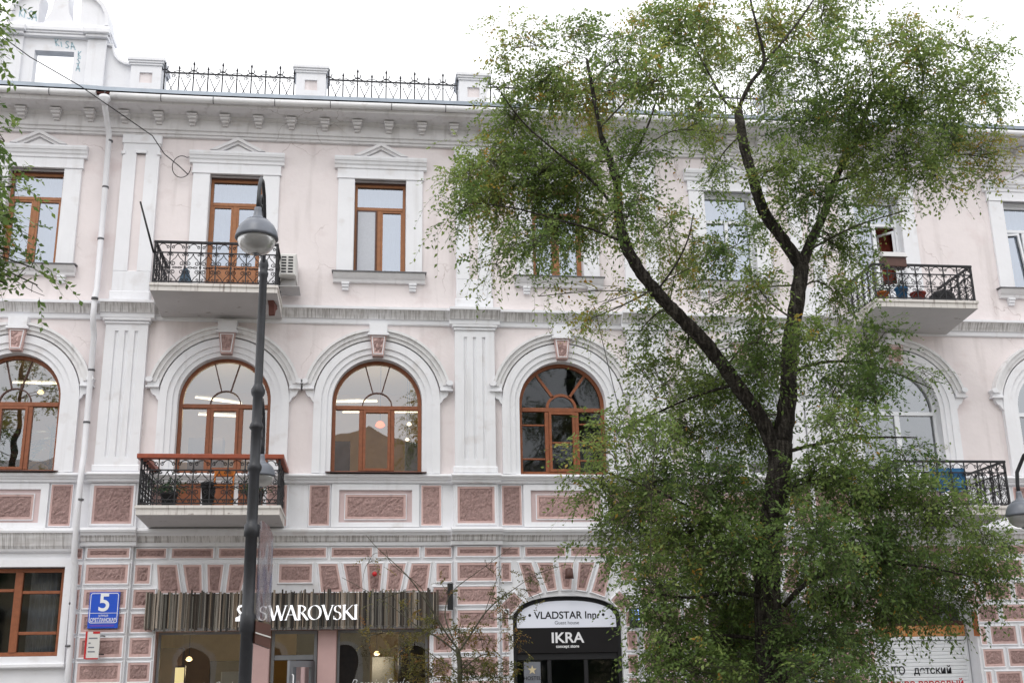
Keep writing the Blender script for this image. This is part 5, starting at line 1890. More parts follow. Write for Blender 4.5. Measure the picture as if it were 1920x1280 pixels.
for k, (x, z) in enumerate(((-3.55, 2.35), (-1.25, 2.62), (-0.25, 2.6), (0.3, 2.45))):
    spot((x, 1.2 + 0.5 * k, z), 0.07, ['warm lamp in the display window at the left end of the shop', 'warm lamp above the shop door', 'warm lamp at the left of the display window behind the young tree', 'warm lamp amid the display window behind the young tree'][k], M['warmlamp'], 'spot_lamp')
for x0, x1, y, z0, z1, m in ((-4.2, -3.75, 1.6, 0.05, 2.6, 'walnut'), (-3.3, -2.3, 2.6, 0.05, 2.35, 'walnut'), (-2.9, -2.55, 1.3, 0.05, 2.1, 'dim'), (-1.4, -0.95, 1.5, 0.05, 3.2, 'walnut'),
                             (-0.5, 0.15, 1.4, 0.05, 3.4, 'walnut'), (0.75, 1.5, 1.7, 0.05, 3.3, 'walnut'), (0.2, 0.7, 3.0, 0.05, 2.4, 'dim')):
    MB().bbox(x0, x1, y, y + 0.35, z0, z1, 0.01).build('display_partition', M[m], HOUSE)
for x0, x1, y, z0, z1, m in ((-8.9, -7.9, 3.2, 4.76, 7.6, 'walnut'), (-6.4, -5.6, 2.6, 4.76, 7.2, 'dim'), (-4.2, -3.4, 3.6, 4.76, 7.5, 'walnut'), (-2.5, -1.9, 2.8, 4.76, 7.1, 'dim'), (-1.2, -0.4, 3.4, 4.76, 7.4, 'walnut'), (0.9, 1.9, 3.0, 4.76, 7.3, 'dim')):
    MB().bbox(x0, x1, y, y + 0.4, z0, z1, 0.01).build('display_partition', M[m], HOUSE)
LB = empty('light_box', (-3.68, 0.95, 1.45))
tag(LB, 'upright lit cream display panel in the left shop window', 'display')
MB().bbox(-0.11, 0.11, -0.03, 0.03, 0.0, 0.78, 0.01).build('case', M['darkbrown'], LB)
MB().box(-0.09, 0.09, -0.034, -0.03, 0.04, 0.74).build('lit_face', M['displaylit'], LB)
def palm(loc, h, n, label, seed):
    e = empty('palm_plant', loc)
    tag(e, label, 'plant')
    rg = random.Random(seed)
    MB().lathe([(0.16, 0), (0.22, 0.35), (0.2, 0.36)], n=14).build('pot', M['terracotta'], e)
    MB().tube([(0, 0, 0.3), (0.03, 0, h * 0.6), (0.0, 0, h)], [0.035, 0.03, 0.02], 7).build('stem', M['bark'], e)
    mb = MB()
    for k in range(n):
        az = 2 * math.pi * k / n + rg.uniform(-0.3, 0.3)
        L = rg.uniform(0.45, 0.75)
        up = rg.uniform(0.1, 0.9)
        sz = h * rg.uniform(0.6, 1.0)
        prev = None
        for i in range(9):
            t = i / 8
            p = Vector((math.cos(az) * L * t, math.sin(az) * L * t, sz + up * L * t - L * 0.9 * t * t))
            if prev is not None:
                for s in (-1, 1):
                    side = Vector((-math.sin(az), math.cos(az), -0.35)) * s * 0.17 * math.sin(math.pi * (0.15 + 0.8 * t))
                    tip = p + side + Vector((math.cos(az), math.sin(az), 0)) * 0.08
                    mb.face([prev, p, tip])
            prev = p
    mb.build('fronds', M['palm'], e)
palm((-7.55, 0.9, 4.76), 2.2, 13, 'dark palm behind the glass of the leftmost arched window, left pane', 4)
palm((-6.6, 0.85, 4.76), 2.35, 14, 'dark palm behind the glass of the leftmost arched window, right pane', 9)
palm((-2.25, 1.0, 4.76), 1.2, 10, 'small dark palm inside the balcony door', 6)

# ------------------------------------------------------------------ street lamps
def lamp_head(parent, c, k, ring_dir):
    """hood and globe, rim centre at c (local), scale k; hook rises and curls back along ring_dir (+1/-1 in y)"""
    hood = [(0.232, -0.025), (0.245, -0.02), (0.24, 0.005), (0.225, 0.07), (0.195, 0.13), (0.150, 0.178), (0.128, 0.185), (0.128, 0.20), (0.07, 0.225), (0.052, 0.26), (0.042, 0.33), (0.04, 0.36), (0.03, 0.36)]
    h = MB().lathe([(r * k, z * k) for r, z in hood], c, 30).build('lamp_hood', M['lampgrey'], parent)
    bowl = [(0.215, -0.018), (0.212, -0.06), (0.19, -0.12), (0.15, -0.165), (0.09, -0.195), (0.03, -0.205)]
    MB().lathe([(r * k, z * k) for r, z in bowl], c, 30, cap=True).build('globe', M['lampglass'], h)
    MB().lathe([(0.03 * k, -0.20 * k), (0.04 * k, -0.205 * k), (0.02 * k, -0.225 * k)], c, 10).build('globe_nut', M['lampgrey'], h)
def lamp_post(name, x, y, label, base_z=0.0, top=6.68, low_rim=4.24, ks=0.72):
    e = empty(name, (x, y, base_z))
    tag(e, label, 'street lamp', 'street lamps along the kerb')
    top -= base_z
    low = low_rim - base_z
    prof = [(0.16, 0), (0.16, 0.25), (0.10, 0.32), (0.070, 1.2), (0.068, 2.30), (0.082, 2.31), (0.083, 2.50), (0.068, 2.52), (0.067, 3.36), (0.087, 3.37), (0.087, 3.50), (0.067, 3.51), (0.064, 3.56),
            (0.061, 4.1), (0.078, 4.13), (0.086, 4.16), (0.078, 4.19), (0.060, 4.22), (0.059, 4.60), (0.076, 4.62), (0.084, 4.64), (0.076, 4.67), (0.059, 4.70), (0.058, 5.0), (0.080, 5.04), (0.083, 5.09), (0.058, 5.14), (0.049, 5.16),
            (0.047, 6.50), (0.055, 6.52), (0.06, 6.56), (0.047, 6.58), (0.05, 6.62), (0.058, 6.66), (0.045, 6.72), (0.01, 6.75)]
    prof = [(r, z if z < 3 else z) for r, z in prof]
    MB().lathe(prof, n=20).build('pole', M['post'], e)
    # street-side lamp, towards the carriageway
    yl = -1.0
    zr = 6.63 - base_z
    mb = MB()
    mb.tube([(0, 0.0, 6.35), (0, -0.05, 6.85), (0, -0.16, 7.18), (0, -0.36, 7.42), (0, -0.6, 7.50), (0, -0.82, 7.44), (0, -0.96, 7.28), (0, yl, 7.12), (0, yl, 6.97)], [0.024, 0.023, 0.022, 0.022, 0.022, 0.022, 0.022, 0.022, 0.026], 10)
    arm = mb.build('arm', M['post'], e)
    sp = spiral(-0.62, 7.12, 0.2, 0.05, 0.4, 1.3, 22)
    MB().tube([(0, py, pz) for py, pz in sp], 0.014, 6).build('scroll', M['post'], arm)
    lamp_head(e, (0, yl, 6.63), 1.0, 1)
    # pavement-side lamp, lower and smaller
    yl = 0.92
    mb = MB()
    zt = low + 0.86 * 0.95
    mb.tube([(0, 0.05, low + 0.15), (0, 0.12, low + 0.52), (0, 0.28, low + 0.76), (0, 0.52, low + 0.86), (0, 0.76, low + 0.76), (0, yl - 0.02, low + 0.56), (0, yl, low + 0.40), (0, yl, low + 0.26)], 0.026, 10)
    arm = mb.build('arm', M['post'], e)
    sp = spiral(0.60, low + 0.52, 0.17, 0.05, 2.6, -1.3, 22)
    MB().tube([(0, py, pz) for py, pz in sp], 0.013, 6).build('scroll', M['post'], arm)
    lamp_head(e, (0, yl, low), ks, -1)
    return e
LP = lamp_post('street_lamp', -1.29, -10.5, 'dark grey two-armed street lamp standing in front of the balconies')
R2 = lamp_post('street_lamp', 8.98, -10.5, 'street lamp whose lower globe hangs at the right edge of the view', low_rim=3.74, ks=0.85)
R2.rotation_euler = (0, 0, R(22))
# banner on the near post
BN = empty('post_banner', (-1.20, -10.5, 2.15))
tag(BN, 'narrow translucent printed banner mounted on the near lamp post', 'banner')
mb = MB()
mb.prism([(0.0, 0.30), (0.17, 0.27), (0.165, 1.22), (0.11, 1.34), (0.02, 1.40), (0.0, 1.38)], -0.02, 0.02)
b = mb.build('panel', M['banner'], BN)
b.rotation_euler = (0, 0, R(28))
mb = MB()
mb.prism([(-0.01, 0.04), (0.175, -0.02), (0.172, 0.24), (-0.01, 0.28)], -0.03, 0.03)
b = mb.build('lower_plate', M['darkbrown'], BN)
b.rotation_euler = (0, 0, R(28))
for z0, z1 in ((0.135, 0.165),):
    mb = MB()
    mb.prism([(-0.01, z0 + 0.01), (0.175, z0 - 0.04), (0.175, z0 - 0.025), (-0.01, z0 + 0.025)], -0.036, -0.03)
    b = mb.build('strip', M['plastic'], BN)
    b.rotation_euler = (0, 0, R(28))
# ------------------------------------------------------------------ trees
def np_mesh(name, V, F, m, attr=None, smooth=False):
    me = bpy.data.meshes.new(name)
    nv, nf, k = len(V), len(F), F.shape[1]
    me.vertices.add(nv)
    me.vertices.foreach_set('co', V.astype(np.float32).ravel())
    me.loops.add(nf * k)
    me.loops.foreach_set('vertex_index', F.astype(np.int32).ravel())
    me.polygons.add(nf)
    me.polygons.foreach_set('loop_start', np.arange(0, nf * k, k, dtype=np.int32))
    if attr is not None:
        a = me.attributes.new('tint', 'FLOAT', 'POINT')
        a.data.foreach_set('value', attr.astype(np.float32))
    me.materials.append(m)
    me.update(calc_edges=True)
    me.validate()
    return me

def smooth_path(pts, sub=4):
    out = []
    P = [np.array(p, float) for p in pts]
    for i in range(len(P) - 1):
        p0, p1, p2, p3 = P[max(i - 1, 0)], P[i], P[i + 1], P[min(i + 2, len(P) - 1)]
        for j in range(sub):
            t = j / sub
            out.append(0.5 * ((2 * p1) + (p2 - p0) * t + (2 * p0 - 5 * p1 + 4 * p2 - p3) * t * t + (3 * p1 - p0 - 3 * p2 + p3) * t ** 3))
    out.append(P[-1])
    return np.array(out)

def make_tree(name, label, cat, limbs, clumps, seed, leafm, leaves_per_m2, leaf_len=0.046, tint_mu=0.42, tint_sd=0.2, droop=0.5, top_tint=0.0, spray=(0.2, 0.4), autumn=0.012, spread=1.0, bark=None):
    bark = bark or M['bark']
    TWR = np.array([0.0021, 0.0016, 0.0011])
    rg = np.random.default_rng(seed)
    base = limbs[0][1][0]
    B = np.array(base[:3])
    root = empty(name, tuple(base[:3]))
    tag(root, label, cat)
    nodes, nrad = [], []
    for nm, pts in limbs:
        sp = smooth_path(pts, 8 if pts[0][3] > 0.05 else 4)
        if nm == 'trunk' or pts[0][3] > 0.03:
            wob = rg.normal(0, 0.25, sp.shape[0])
            rad = sp[:, 3] * (1 + 0.10 * wob)
        else:
            rad = sp[:, 3]
        mb = MB()
        mb.tube([tuple(p - B) for p in sp[:, :3]], [max(0.004, float(r)) for r in rad], 16 if pts[0][3] > 0.05 else 7)
        if pts[0][3] > 0.05:
            vv = np.array(mb.v)
            q = vv + B
            dn = 0.5 * np.sin(q[:, 2] * 9 + q[:, 0] * 31 + 2 * np.sin(q[:, 1] * 23)) + 0.5 * np.sin(q[:, 0] * 47 + q[:, 2] * 5 + q[:, 1] * 41) + 0.4 * rg.normal(0, 1, len(q))
            jit = np.stack([np.sin(dn * 2.1), np.cos(dn * 1.7 + 1), 0.4 * np.sin(dn * 3)], axis=1) * 0.008 * min(1.0, pts[0][3] / 0.12)
            mb.v = [tuple(p) for p in vv + jit]
        if nm == 'trunk':
            trunk = mb.build('trunk', bark, root)
        else:
            mb.build('limb', bark, root)
        lo = 0 if nm != 'trunk' else len(sp) // 2
        nodes.append(sp[lo:, :3])
        nrad.append(rad[lo:])
    nodes = np.concatenate(nodes)
    nrad = np.concatenate(nrad)
    zmax = max(c[2] + c[5] for c in clumps)
    zmin = min(c[2] - c[5] for c in clumps)
    tw = []          # twig polylines (with radii)
    LV, LT = [], []
    for c in clumps:
        C = np.array(c[:3])
        rx, ry, rz, dens = c[3] * spread, c[4] * spread, c[5] * spread, c[6]
        # branch from nearest wood (prefer wood below)
        d = np.linalg.norm(nodes - C, axis=1) + np.maximum(0, nodes[:, 2] - C[2]) * 0.6
        k = int(np.argmin(d))
        s = nodes[k]
        mid = (s + C) / 2 + rg.normal(0, 0.06, 3) + np.array([0, 0, 0.10])
        r0 = min(0.022, nrad[k] * 0.5)
        path = smooth_path([s, mid, C], 4)
        tw.append((path, np.linspace(r0, 0.008, len(path))))
        nleaf = leaves_per_m2 * math.pi * rx * rz * dens
        nl_sp = 9
        nspray = max(3, int(nleaf / nl_sp))
        nsub = max(4, int(nspray / 6))
        hubs = []
        for _ in range(nsub):
            u = rg.normal(0, 1, 3)
            u = u / np.linalg.norm(u) * rg.uniform(0.02, 1.0) ** 0.3333
            e = C + u * np.array([rx, ry, rz])
            st = path[int(rg.integers(len(path) // 2, len(path)))]
            m2 = (st + e) / 2 + rg.normal(0, 0.04, 3) + np.array([0, 0, 0.05])
            sp = smooth_path([st, m2, e], 3)
            tw.append((sp, np.linspace(0.0055, 0.0028, len(sp))))
            hubs.append(sp)
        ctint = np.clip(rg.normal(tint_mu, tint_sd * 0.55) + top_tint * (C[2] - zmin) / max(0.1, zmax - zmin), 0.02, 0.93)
        Hs = np.concatenate([h[len(h) // 2:] for h in hubs])
        S, n = nspray, nl_sp
        st = Hs[rg.integers(0, len(Hs), S)] + rg.normal(0, 0.05, (S, 3))
        dr = (st - C) / np.array([rx, ry, rz]) * 0.7 + rg.normal(0, 0.8, (S, 3))
        dr[:, 2] += rg.uniform(-0.2, 0.35, S)
        dr /= np.linalg.norm(dr, axis=1, keepdims=True) + 1e-6
        L = rg.uniform(*spray, S)
        ts = np.linspace(0.08, 1.0, n)
        pts = st[:, None] + dr[:, None] * (ts[None] * L[:, None])[..., None]
        pts[..., 2] -= ts[None] ** 2 * (L * droop * rg.uniform(0.3, 1.1, S))[:, None]
        for i in range(S):
            tw.append((np.stack([st[i], pts[i, n // 2], pts[i, -1]]), TWR))
        tt = np.clip(ctint + rg.normal(0, tint_sd * 0.5, S), 0, 0.92)
        aut = rg.random(S) < autumn
        tt[aut] = rg.uniform(0.93, 1.0, int(aut.sum()))
        N = rg.normal(0, 0.55, (S, 3))
        N[:, 2] += 1.0
        side = np.cross(dr, N)
        side /= np.linalg.norm(side, axis=1, keepdims=True) + 1e-6
        sg = np.where(np.arange(n) % 2, 1.0, -1.0)
        f = dr[:, None] * 0.55 + side[:, None] * (sg[None] * rg.uniform(0.5, 1.0, (S, n)))[..., None] + rg.normal(0, 0.18, (S, n, 3))
        f[..., 2] -= 0.25 * droop
        f /= np.linalg.norm(f, axis=2, keepdims=True)
        up = N[:, None] + rg.normal(0, 0.28, (S, n, 3))
        w = np.cross(f, up)
        w /= np.linalg.norm(w, axis=2, keepdims=True) + 1e-6
        nrm = np.cross(f, w)
        l = (leaf_len * rg.uniform(0.65, 1.3, (S, n)))[..., None]
        tip = pts + f * l
        tip[..., 2] -= l[..., 0] * 0.12
        LV.append(np.stack([pts, pts + f * l * 0.45 + w * l * 0.26 + nrm * l * 0.06, tip, pts + f * l * 0.45 - w * l * 0.26 + nrm * l * 0.06], axis=2).reshape(-1, 3))
        LT.append((tt[:, None] + rg.normal(0, 0.05, (S, n))).ravel())
    LT = np.concatenate(LT)
    V = np.concatenate(LV) - B
    F = np.arange(len(V)).reshape(-1, 4)
    T = np.clip(np.repeat(LT, 4), 0, 1)
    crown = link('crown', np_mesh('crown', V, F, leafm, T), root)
    # all the fine twigs, three sided
    TV, TF = [], []
    nb = 0
    ang = np.array([0, 2.094, 4.189])
    for path, rad in tw:
        n = len(path)
        d = path[-1] - path[0]
        d = d / (np.linalg.norm(d) + 1e-9)
        u = np.cross(d, [0.3, 0.2, 0.93])
        u /= np.linalg.norm(u) + 1e-9
        w = np.cross(d, u)
        ring = (np.cos(ang)[:, None] * u + np.sin(ang)[:, None] * w)
        TV.append((path[:, None, :] + ring[None] * rad[:, None, None]).reshape(-1, 3))
        for i in range(n - 1):
            for k in range(3):
                j = (k + 1) % 3
                TF.append((nb + i * 3 + k, nb + i * 3 + j, nb + i * 3 + 3 + j, nb + i * 3 + 3 + k))
        nb += n * 3
    TVa = np.concatenate(TV) - B
    o = link('twigs', np_mesh('twigs', TVa, np.array(TF), M['twig']), root)
    o['kind'] = 'stuff'
    return root, len(LT)

ELM_LIMBS = [
  ('trunk',[(5.67,-8.0,0.0,0.27),(5.65,-8.0,0.9,0.23),(5.62,-8.0,1.59,0.205),(5.61,-8.0,2.23,0.2),(5.63,-8.0,2.74,0.19),(5.67,-8.0,3.4,0.185),(5.88,-8.0,4.24,0.175),(6.03,-8.0,5.03,0.165)]),
  ('limb',[(6.03,-8.0,5.03,0.15),(6.21,-7.97,5.76,0.13),(6.3,-7.95,6.43,0.12),(6.47,-7.93,7.12,0.115),(6.64,-7.9,7.83,0.11)]),
  ('limb',[(6.64,-7.9,7.83,0.1),(6.4,-7.88,8.27,0.092),(6.12,-7.86,8.77,0.085),(5.98,-7.84,9.46,0.08),(5.89,-7.82,10.03,0.075),(5.87,-7.8,10.56,0.068)]),
  ('limb',[(5.87,-7.8,10.56,0.037),(6.06,-7.88,10.96,0.034),(6.31,-7.96,11.34,0.028),(6.23,-8.04,11.86,0.022),(6.12,-8.12,12.35,0.017),(6.07,-8.2,12.95,0.012)]),
  ('limb',[(5.87,-7.8,10.56,0.025),(5.68,-7.7,10.75,0.022),(5.5,-7.6,11.28,0.017),(5.29,-7.5,11.93,0.012),(5.18,-7.4,12.6,0.007)]),
  ('limb',[(6.25,-8.1,11.25,0.022),(6.76,-7.9,11.87,0.019),(7.39,-7.7,12.75,0.015),(7.72,-7.5,13.43,0.009)]),
  ('limb',[(6.64,-7.9,7.83,0.09),(6.87,-7.84,8.31,0.075),(7.15,-7.78,8.79,0.065),(7.41,-7.71,9.39,0.058),(7.83,-7.65,10.1,0.048),(8.08,-7.59,10.58,0.04),(8.43,-7.53,11.23,0.032),(8.95,-7.46,11.75,0.022),(9.54,-7.4,12.34,0.014)]),
  ('limb',[(7.86,-7.6,10.13,0.022),(8.51,-7.82,10.33,0.019),(9.19,-8.05,10.73,0.015),(9.78,-8.28,11.12,0.011),(10.11,-8.5,11.4,0.006)]),
  ('limb',[(7.42,-7.7,9.39,0.022),(8.19,-7.55,9.68,0.019),(9.04,-7.4,9.98,0.015),(9.91,-7.25,10.19,0.011),(10.66,-7.1,10.19,0.006)]),
  ('limb',[(5.93,-8.0,4.87,0.12),(5.76,-8.04,5.33,0.11),(5.49,-8.09,5.72,0.105),(5.22,-8.13,6.11,0.1),(4.91,-8.17,6.51,0.1),(4.52,-8.21,6.91,0.095),(4.21,-8.26,7.23,0.09),(3.93,-8.3,7.61,0.085),(3.75,-8.34,7.97,0.08),(3.67,-8.39,8.42,0.072),(3.66,-8.43,8.87,0.06),(3.53,-8.47,9.33,0.05),(3.43,-8.51,9.62,0.04),(3.34,-8.56,10.17,0.028),(3.24,-8.6,10.87,0.015)]),
  ('limb',[(3.67,-8.4,8.41,0.025),(3.25,-8.53,8.86,0.022),(2.76,-8.65,9.21,0.017),(2.2,-8.78,9.65,0.012),(1.79,-8.9,10.17,0.007)]),
  ('limb',[(3.74,-8.4,7.94,0.022),(3.26,-8.35,8.16,0.019),(2.71,-8.3,8.33,0.015),(2.08,-8.25,8.51,0.011),(1.45,-8.2,8.59,0.006)]),
  ('limb',[(3.64,-8.5,8.84,0.022),(4.05,-8.4,9.57,0.019),(4.37,-8.3,10.36,0.014),(4.53,-8.2,11.18,0.009),(4.68,-8.1,11.92,0.006)]),
  ('limb',[(4.19,-8.3,7.21,0.019),(4.56,-8.1,7.7,0.016),(4.85,-7.9,8.22,0.012),(5.03,-7.7,8.75,0.007)]),
  ('limb',[(5.86,-8.0,2.7,0.037),(6.05,-8.18,2.92,0.034),(6.34,-8.36,3.1,0.028),(6.86,-8.54,3.19,0.022),(7.55,-8.72,3.17,0.015),(8.21,-8.9,3.0,0.009)]),
  ('limb',[(5.69,-8.0,3.4,0.037),(5.23,-7.8,3.81,0.031),(4.68,-7.6,4.15,0.025),(4.1,-7.4,4.49,0.019),(3.43,-7.2,4.77,0.01)]),
  ('limb',[(5.64,-8.0,2.81,0.031),(5.0,-8.3,2.86,0.026),(4.31,-8.6,2.78,0.02),(3.73,-8.9,2.83,0.011)]),
  ('limb',[(5.92,-8.0,4.24,0.037),(6.66,-7.83,4.51,0.031),(7.54,-7.65,4.3,0.025),(8.51,-7.47,4.01,0.017),(9.42,-7.3,3.71,0.009)]),
  ('limb',[(6.27,-7.9,6.11,0.031),(6.88,-7.73,6.34,0.025),(7.56,-7.55,6.4,0.02),(8.24,-7.38,6.28,0.014),(8.92,-7.2,6.08,0.007)]),
  ('limb',[(5.59,-8.0,2.23,0.031),(4.94,-8.13,2.3,0.025),(4.3,-8.27,2.24,0.019),(3.81,-8.4,2.03,0.011)]),
  ('limb',[(5.65,-8.0,2.3,0.031),(6.4,-7.73,2.38,0.025),(7.14,-7.47,2.3,0.017),(7.85,-7.2,2.38,0.009)]),
  ('limb',[(6.01,-8.0,4.87,0.031),(6.53,-8.27,4.97,0.025),(7.06,-8.53,5.0,0.019),(7.73,-8.8,4.95,0.009)]),
  ('limb',[(5.38,-8.1,5.88,0.025),(4.87,-7.87,5.77,0.019),(4.35,-7.63,5.58,0.014),(3.66,-7.4,5.3,0.007)])]
ELM_CLUMPS = [
  (2.19,-7.85,11.45,0.48,0.5,0.4,0.4),
  (2.56,-7.57,10.86,0.73,0.74,0.56,0.75),
  (3.36,-7.19,11.91,0.66,0.66,0.49,0.5),
  (3.4,-6.79,11.03,0.76,0.73,0.51,0.8),
  (2.18,-7.7,10.2,0.56,0.6,0.48,0.7),
  (1.85,-7.54,9.62,0.65,0.6,0.4,0.8),
  (1.26,-8.52,8.28,0.42,0.48,0.42,0.4),
  (1.47,-8.04,9.1,0.47,0.47,0.35,0.6),
  (2.01,-7.51,8.91,0.57,0.6,0.49,0.8),
  (2.49,-7.73,9.28,0.64,0.69,0.56,1.0),
  (2.92,-7.08,8.76,0.58,0.62,0.5,1.0),
  (2.32,-8.69,7.74,0.53,0.52,0.38,0.7),
  (1.85,-8.03,7.65,0.47,0.47,0.35,0.3),
  (2.41,-8.49,7.04,0.38,0.37,0.27,0.15),
  (3.14,-7.88,9.24,0.63,0.68,0.55,0.9),
  (3.59,-7.2,8.64,0.49,0.57,0.49,0.6),
  (3.68,-9.37,8.16,0.5,0.54,0.43,0.7),
  (3.67,-9.23,8.97,0.51,0.54,0.43,0.5),
  (4.7,-6.64,8.81,0.51,0.59,0.51,0.5),
  (3.57,-9.29,10.48,0.5,0.54,0.43,0.5),
  (3.93,-9.96,9.77,0.55,0.59,0.48,0.7),
  (4.63,-6.61,12.65,0.6,0.59,0.43,0.45),
  (4.51,-9.2,11.04,0.51,0.54,0.44,0.7),
  (5.01,-9.23,11.23,0.51,0.5,0.36,0.8),
  (6.07,-5.92,12.38,0.62,0.66,0.53,0.7),
  (5.44,-6.43,11.11,0.69,0.64,0.43,0.5),
  (5.07,-9.14,9.42,0.44,0.5,0.44,0.4),
  (5.83,-6.18,10.13,0.52,0.55,0.44,0.3),
  (6.84,-7.17,12.43,0.66,0.66,0.5,0.8),
  (7.24,-5.97,12.2,0.62,0.66,0.53,0.6),
  (8.09,-6.39,13.2,0.6,0.6,0.43,0.7),
  (6.9,-8.82,10.85,0.6,0.6,0.45,0.7),
  (7.82,-8.5,11.66,0.46,0.48,0.38,0.5),
  (7.59,-9.16,10.6,0.51,0.5,0.36,0.5),
  (8.25,-9.04,11.36,0.44,0.46,0.37,0.6),
  (8.37,-9.14,10.65,0.58,0.59,0.44,0.7),
  (9.52,-8.36,11.55,0.54,0.53,0.38,0.5),
  (10.35,-7.89,11.68,0.36,0.41,0.36,0.3),
  (9.35,-8.76,10.54,0.6,0.6,0.45,0.6),
  (10.41,-7.8,10.82,0.32,0.41,0.4,0.4),
  (7.44,-8.61,10.25,0.6,0.61,0.45,0.8),
  (8.35,-8.56,10.32,0.61,0.61,0.45,0.8),
  (9.72,-7.35,10.63,0.65,0.66,0.49,0.8),
  (10.0,-8.02,9.82,0.47,0.5,0.39,0.6),
  (8.26,-8.54,9.49,0.61,0.61,0.45,0.8),
  (7.61,-8.07,9.7,0.62,0.63,0.47,0.8),
  (7.17,-7.13,10.73,0.66,0.67,0.5,0.8),
  (6.22,-8.62,9.19,0.53,0.56,0.45,0.7),
  (6.76,-8.62,8.68,0.53,0.56,0.45,0.7),
  (8.42,-7.0,9.55,0.5,0.57,0.5,0.6),
  (8.87,-8.31,9.26,0.54,0.49,0.31,0.5),
  (9.91,-7.91,9.39,0.35,0.32,0.2,0.3),
  (7.67,-9.44,8.15,0.32,0.29,0.18,0.2),
  (6.82,-6.16,9.27,0.52,0.6,0.52,0.4),
  (5.05,-9.53,7.5,0.5,0.53,0.43,0.5),
  (5.46,-6.13,8.55,0.53,0.6,0.53,0.5),
  (4.87,-6.77,7.83,0.51,0.49,0.34,0.4),
  (5.58,-6.45,7.68,0.52,0.54,0.43,0.3),
  (5.63,-8.64,7.2,0.45,0.52,0.45,0.6),
  (7.55,-7.02,8.46,0.58,0.62,0.5,0.6),
  (7.4,-7.57,7.44,0.48,0.51,0.4,0.6),
  (8.29,-6.47,8.41,0.26,0.4,0.43,0.35),
  (3.34,-8.51,6.94,0.46,0.44,0.3,0.25),
  (3.45,-6.75,7.26,0.59,0.53,0.34,0.2),
  (4.23,-7.06,7.0,0.5,0.48,0.33,0.4),
  (4.92,-7.29,6.68,0.49,0.52,0.41,0.4),
  (5.67,-8.76,6.34,0.45,0.52,0.45,0.7),
  (6.31,-9.13,6.24,0.51,0.5,0.36,0.8),
  (7.48,-8.33,6.42,0.46,0.53,0.46,0.8),
  (7.14,-8.91,5.69,0.52,0.49,0.33,0.8),
  (8.52,-7.76,6.14,0.36,0.31,0.18,0.3),
  (7.35,-6.91,6.04,0.59,0.63,0.5,0.7),
  (6.33,-9.69,4.89,0.49,0.48,0.35,0.8),
  (8.49,-6.74,5.22,0.51,0.46,0.3,0.5),
  (6.17,-6.33,6.54,0.61,0.65,0.52,0.8),
  (5.57,-6.17,6.3,0.7,0.7,0.52,0.9),
  (4.5,-7.47,6.03,0.49,0.56,0.49,0.5),
  (4.15,-6.94,6.51,0.33,0.48,0.5,0.25),
  (3.76,-9.55,4.9,0.43,0.45,0.35,0.5),
  (3.55,-8.23,5.04,0.54,0.53,0.39,0.6),
  (2.92,-9.03,4.64,0.37,0.38,0.29,0.35),
  (5.14,-6.54,5.41,0.68,0.69,0.51,0.8),
  (6.16,-6.1,5.51,0.61,0.66,0.53,0.8),
  (3.57,-6.87,4.5,0.67,0.63,0.42,0.7),
  (4.5,-6.16,4.71,0.7,0.7,0.52,0.9),
  (4.84,-8.2,4.36,0.7,0.67,0.46,1.0),
  (6.18,-6.83,4.43,0.67,0.68,0.51,1.0),
  (6.4,-8.83,4.33,0.67,0.68,0.52,1.0),
  (7.38,-8.32,4.12,0.69,0.71,0.54,1.0),
  (7.91,-8.81,3.93,0.6,0.6,0.45,1.0),
  (8.94,-8.14,3.6,0.43,0.49,0.43,0.8),
  (9.62,-7.46,3.36,0.24,0.35,0.36,0.4),
  (4.26,-6.28,3.93,0.7,0.7,0.52,0.8),
  (3.47,-7.58,3.69,0.48,0.46,0.32,0.4),
  (4.45,-8.0,3.63,0.71,0.72,0.55,1.1),
  (5.07,-8.71,3.4,0.6,0.65,0.52,1.1),
  (5.74,-9.69,3.42,0.63,0.65,0.49,1.1),
  (7.0,-8.77,3.31,0.67,0.69,0.52,1.1),
  (8.55,-7.35,3.22,0.73,0.7,0.49,1.0),
  (9.15,-7.59,2.96,0.48,0.53,0.44,0.7),
  (3.89,-8.54,2.93,0.53,0.57,0.45,0.7),
  (3.96,-6.95,2.83,0.38,0.38,0.29,0.4),
  (5.15,-6.81,2.98,0.76,0.78,0.59,1.1),
  (6.82,-7.22,2.94,0.74,0.76,0.58,1.0),
  (7.61,-7.46,2.76,0.65,0.65,0.49,0.9),
  (8.44,-7.41,2.6,0.45,0.42,0.28,0.5),
  (4.0,-8.55,2.3,0.53,0.57,0.45,0.9),
  (5.08,-7.11,2.2,0.66,0.67,0.5,1.1),
  (6.0,-8.89,2.19,0.59,0.64,0.52,1.0),
  (6.86,-8.05,1.99,0.43,0.47,0.39,0.9),
  (7.9,-7.16,2.62,0.33,0.32,0.23,0.3),
  (4.07,-7.26,1.84,0.45,0.45,0.33,0.7),
  (4.31,-8.88,1.74,0.59,0.55,0.37,1.0),
  (5.67,-6.69,1.74,0.42,0.49,0.42,0.8),
  (5.59,-9.97,1.58,0.55,0.51,0.34,1.0),
  (5.74,-6.56,2.68,0.43,0.49,0.43,0.8),
  (5.17,-8.16,12.81,0.62,0.58,0.39,0.6),
  (7.17,-6.62,14.0,0.68,0.64,0.43,0.6),
  (8.27,-7.45,13.4,0.65,0.61,0.41,0.5)]
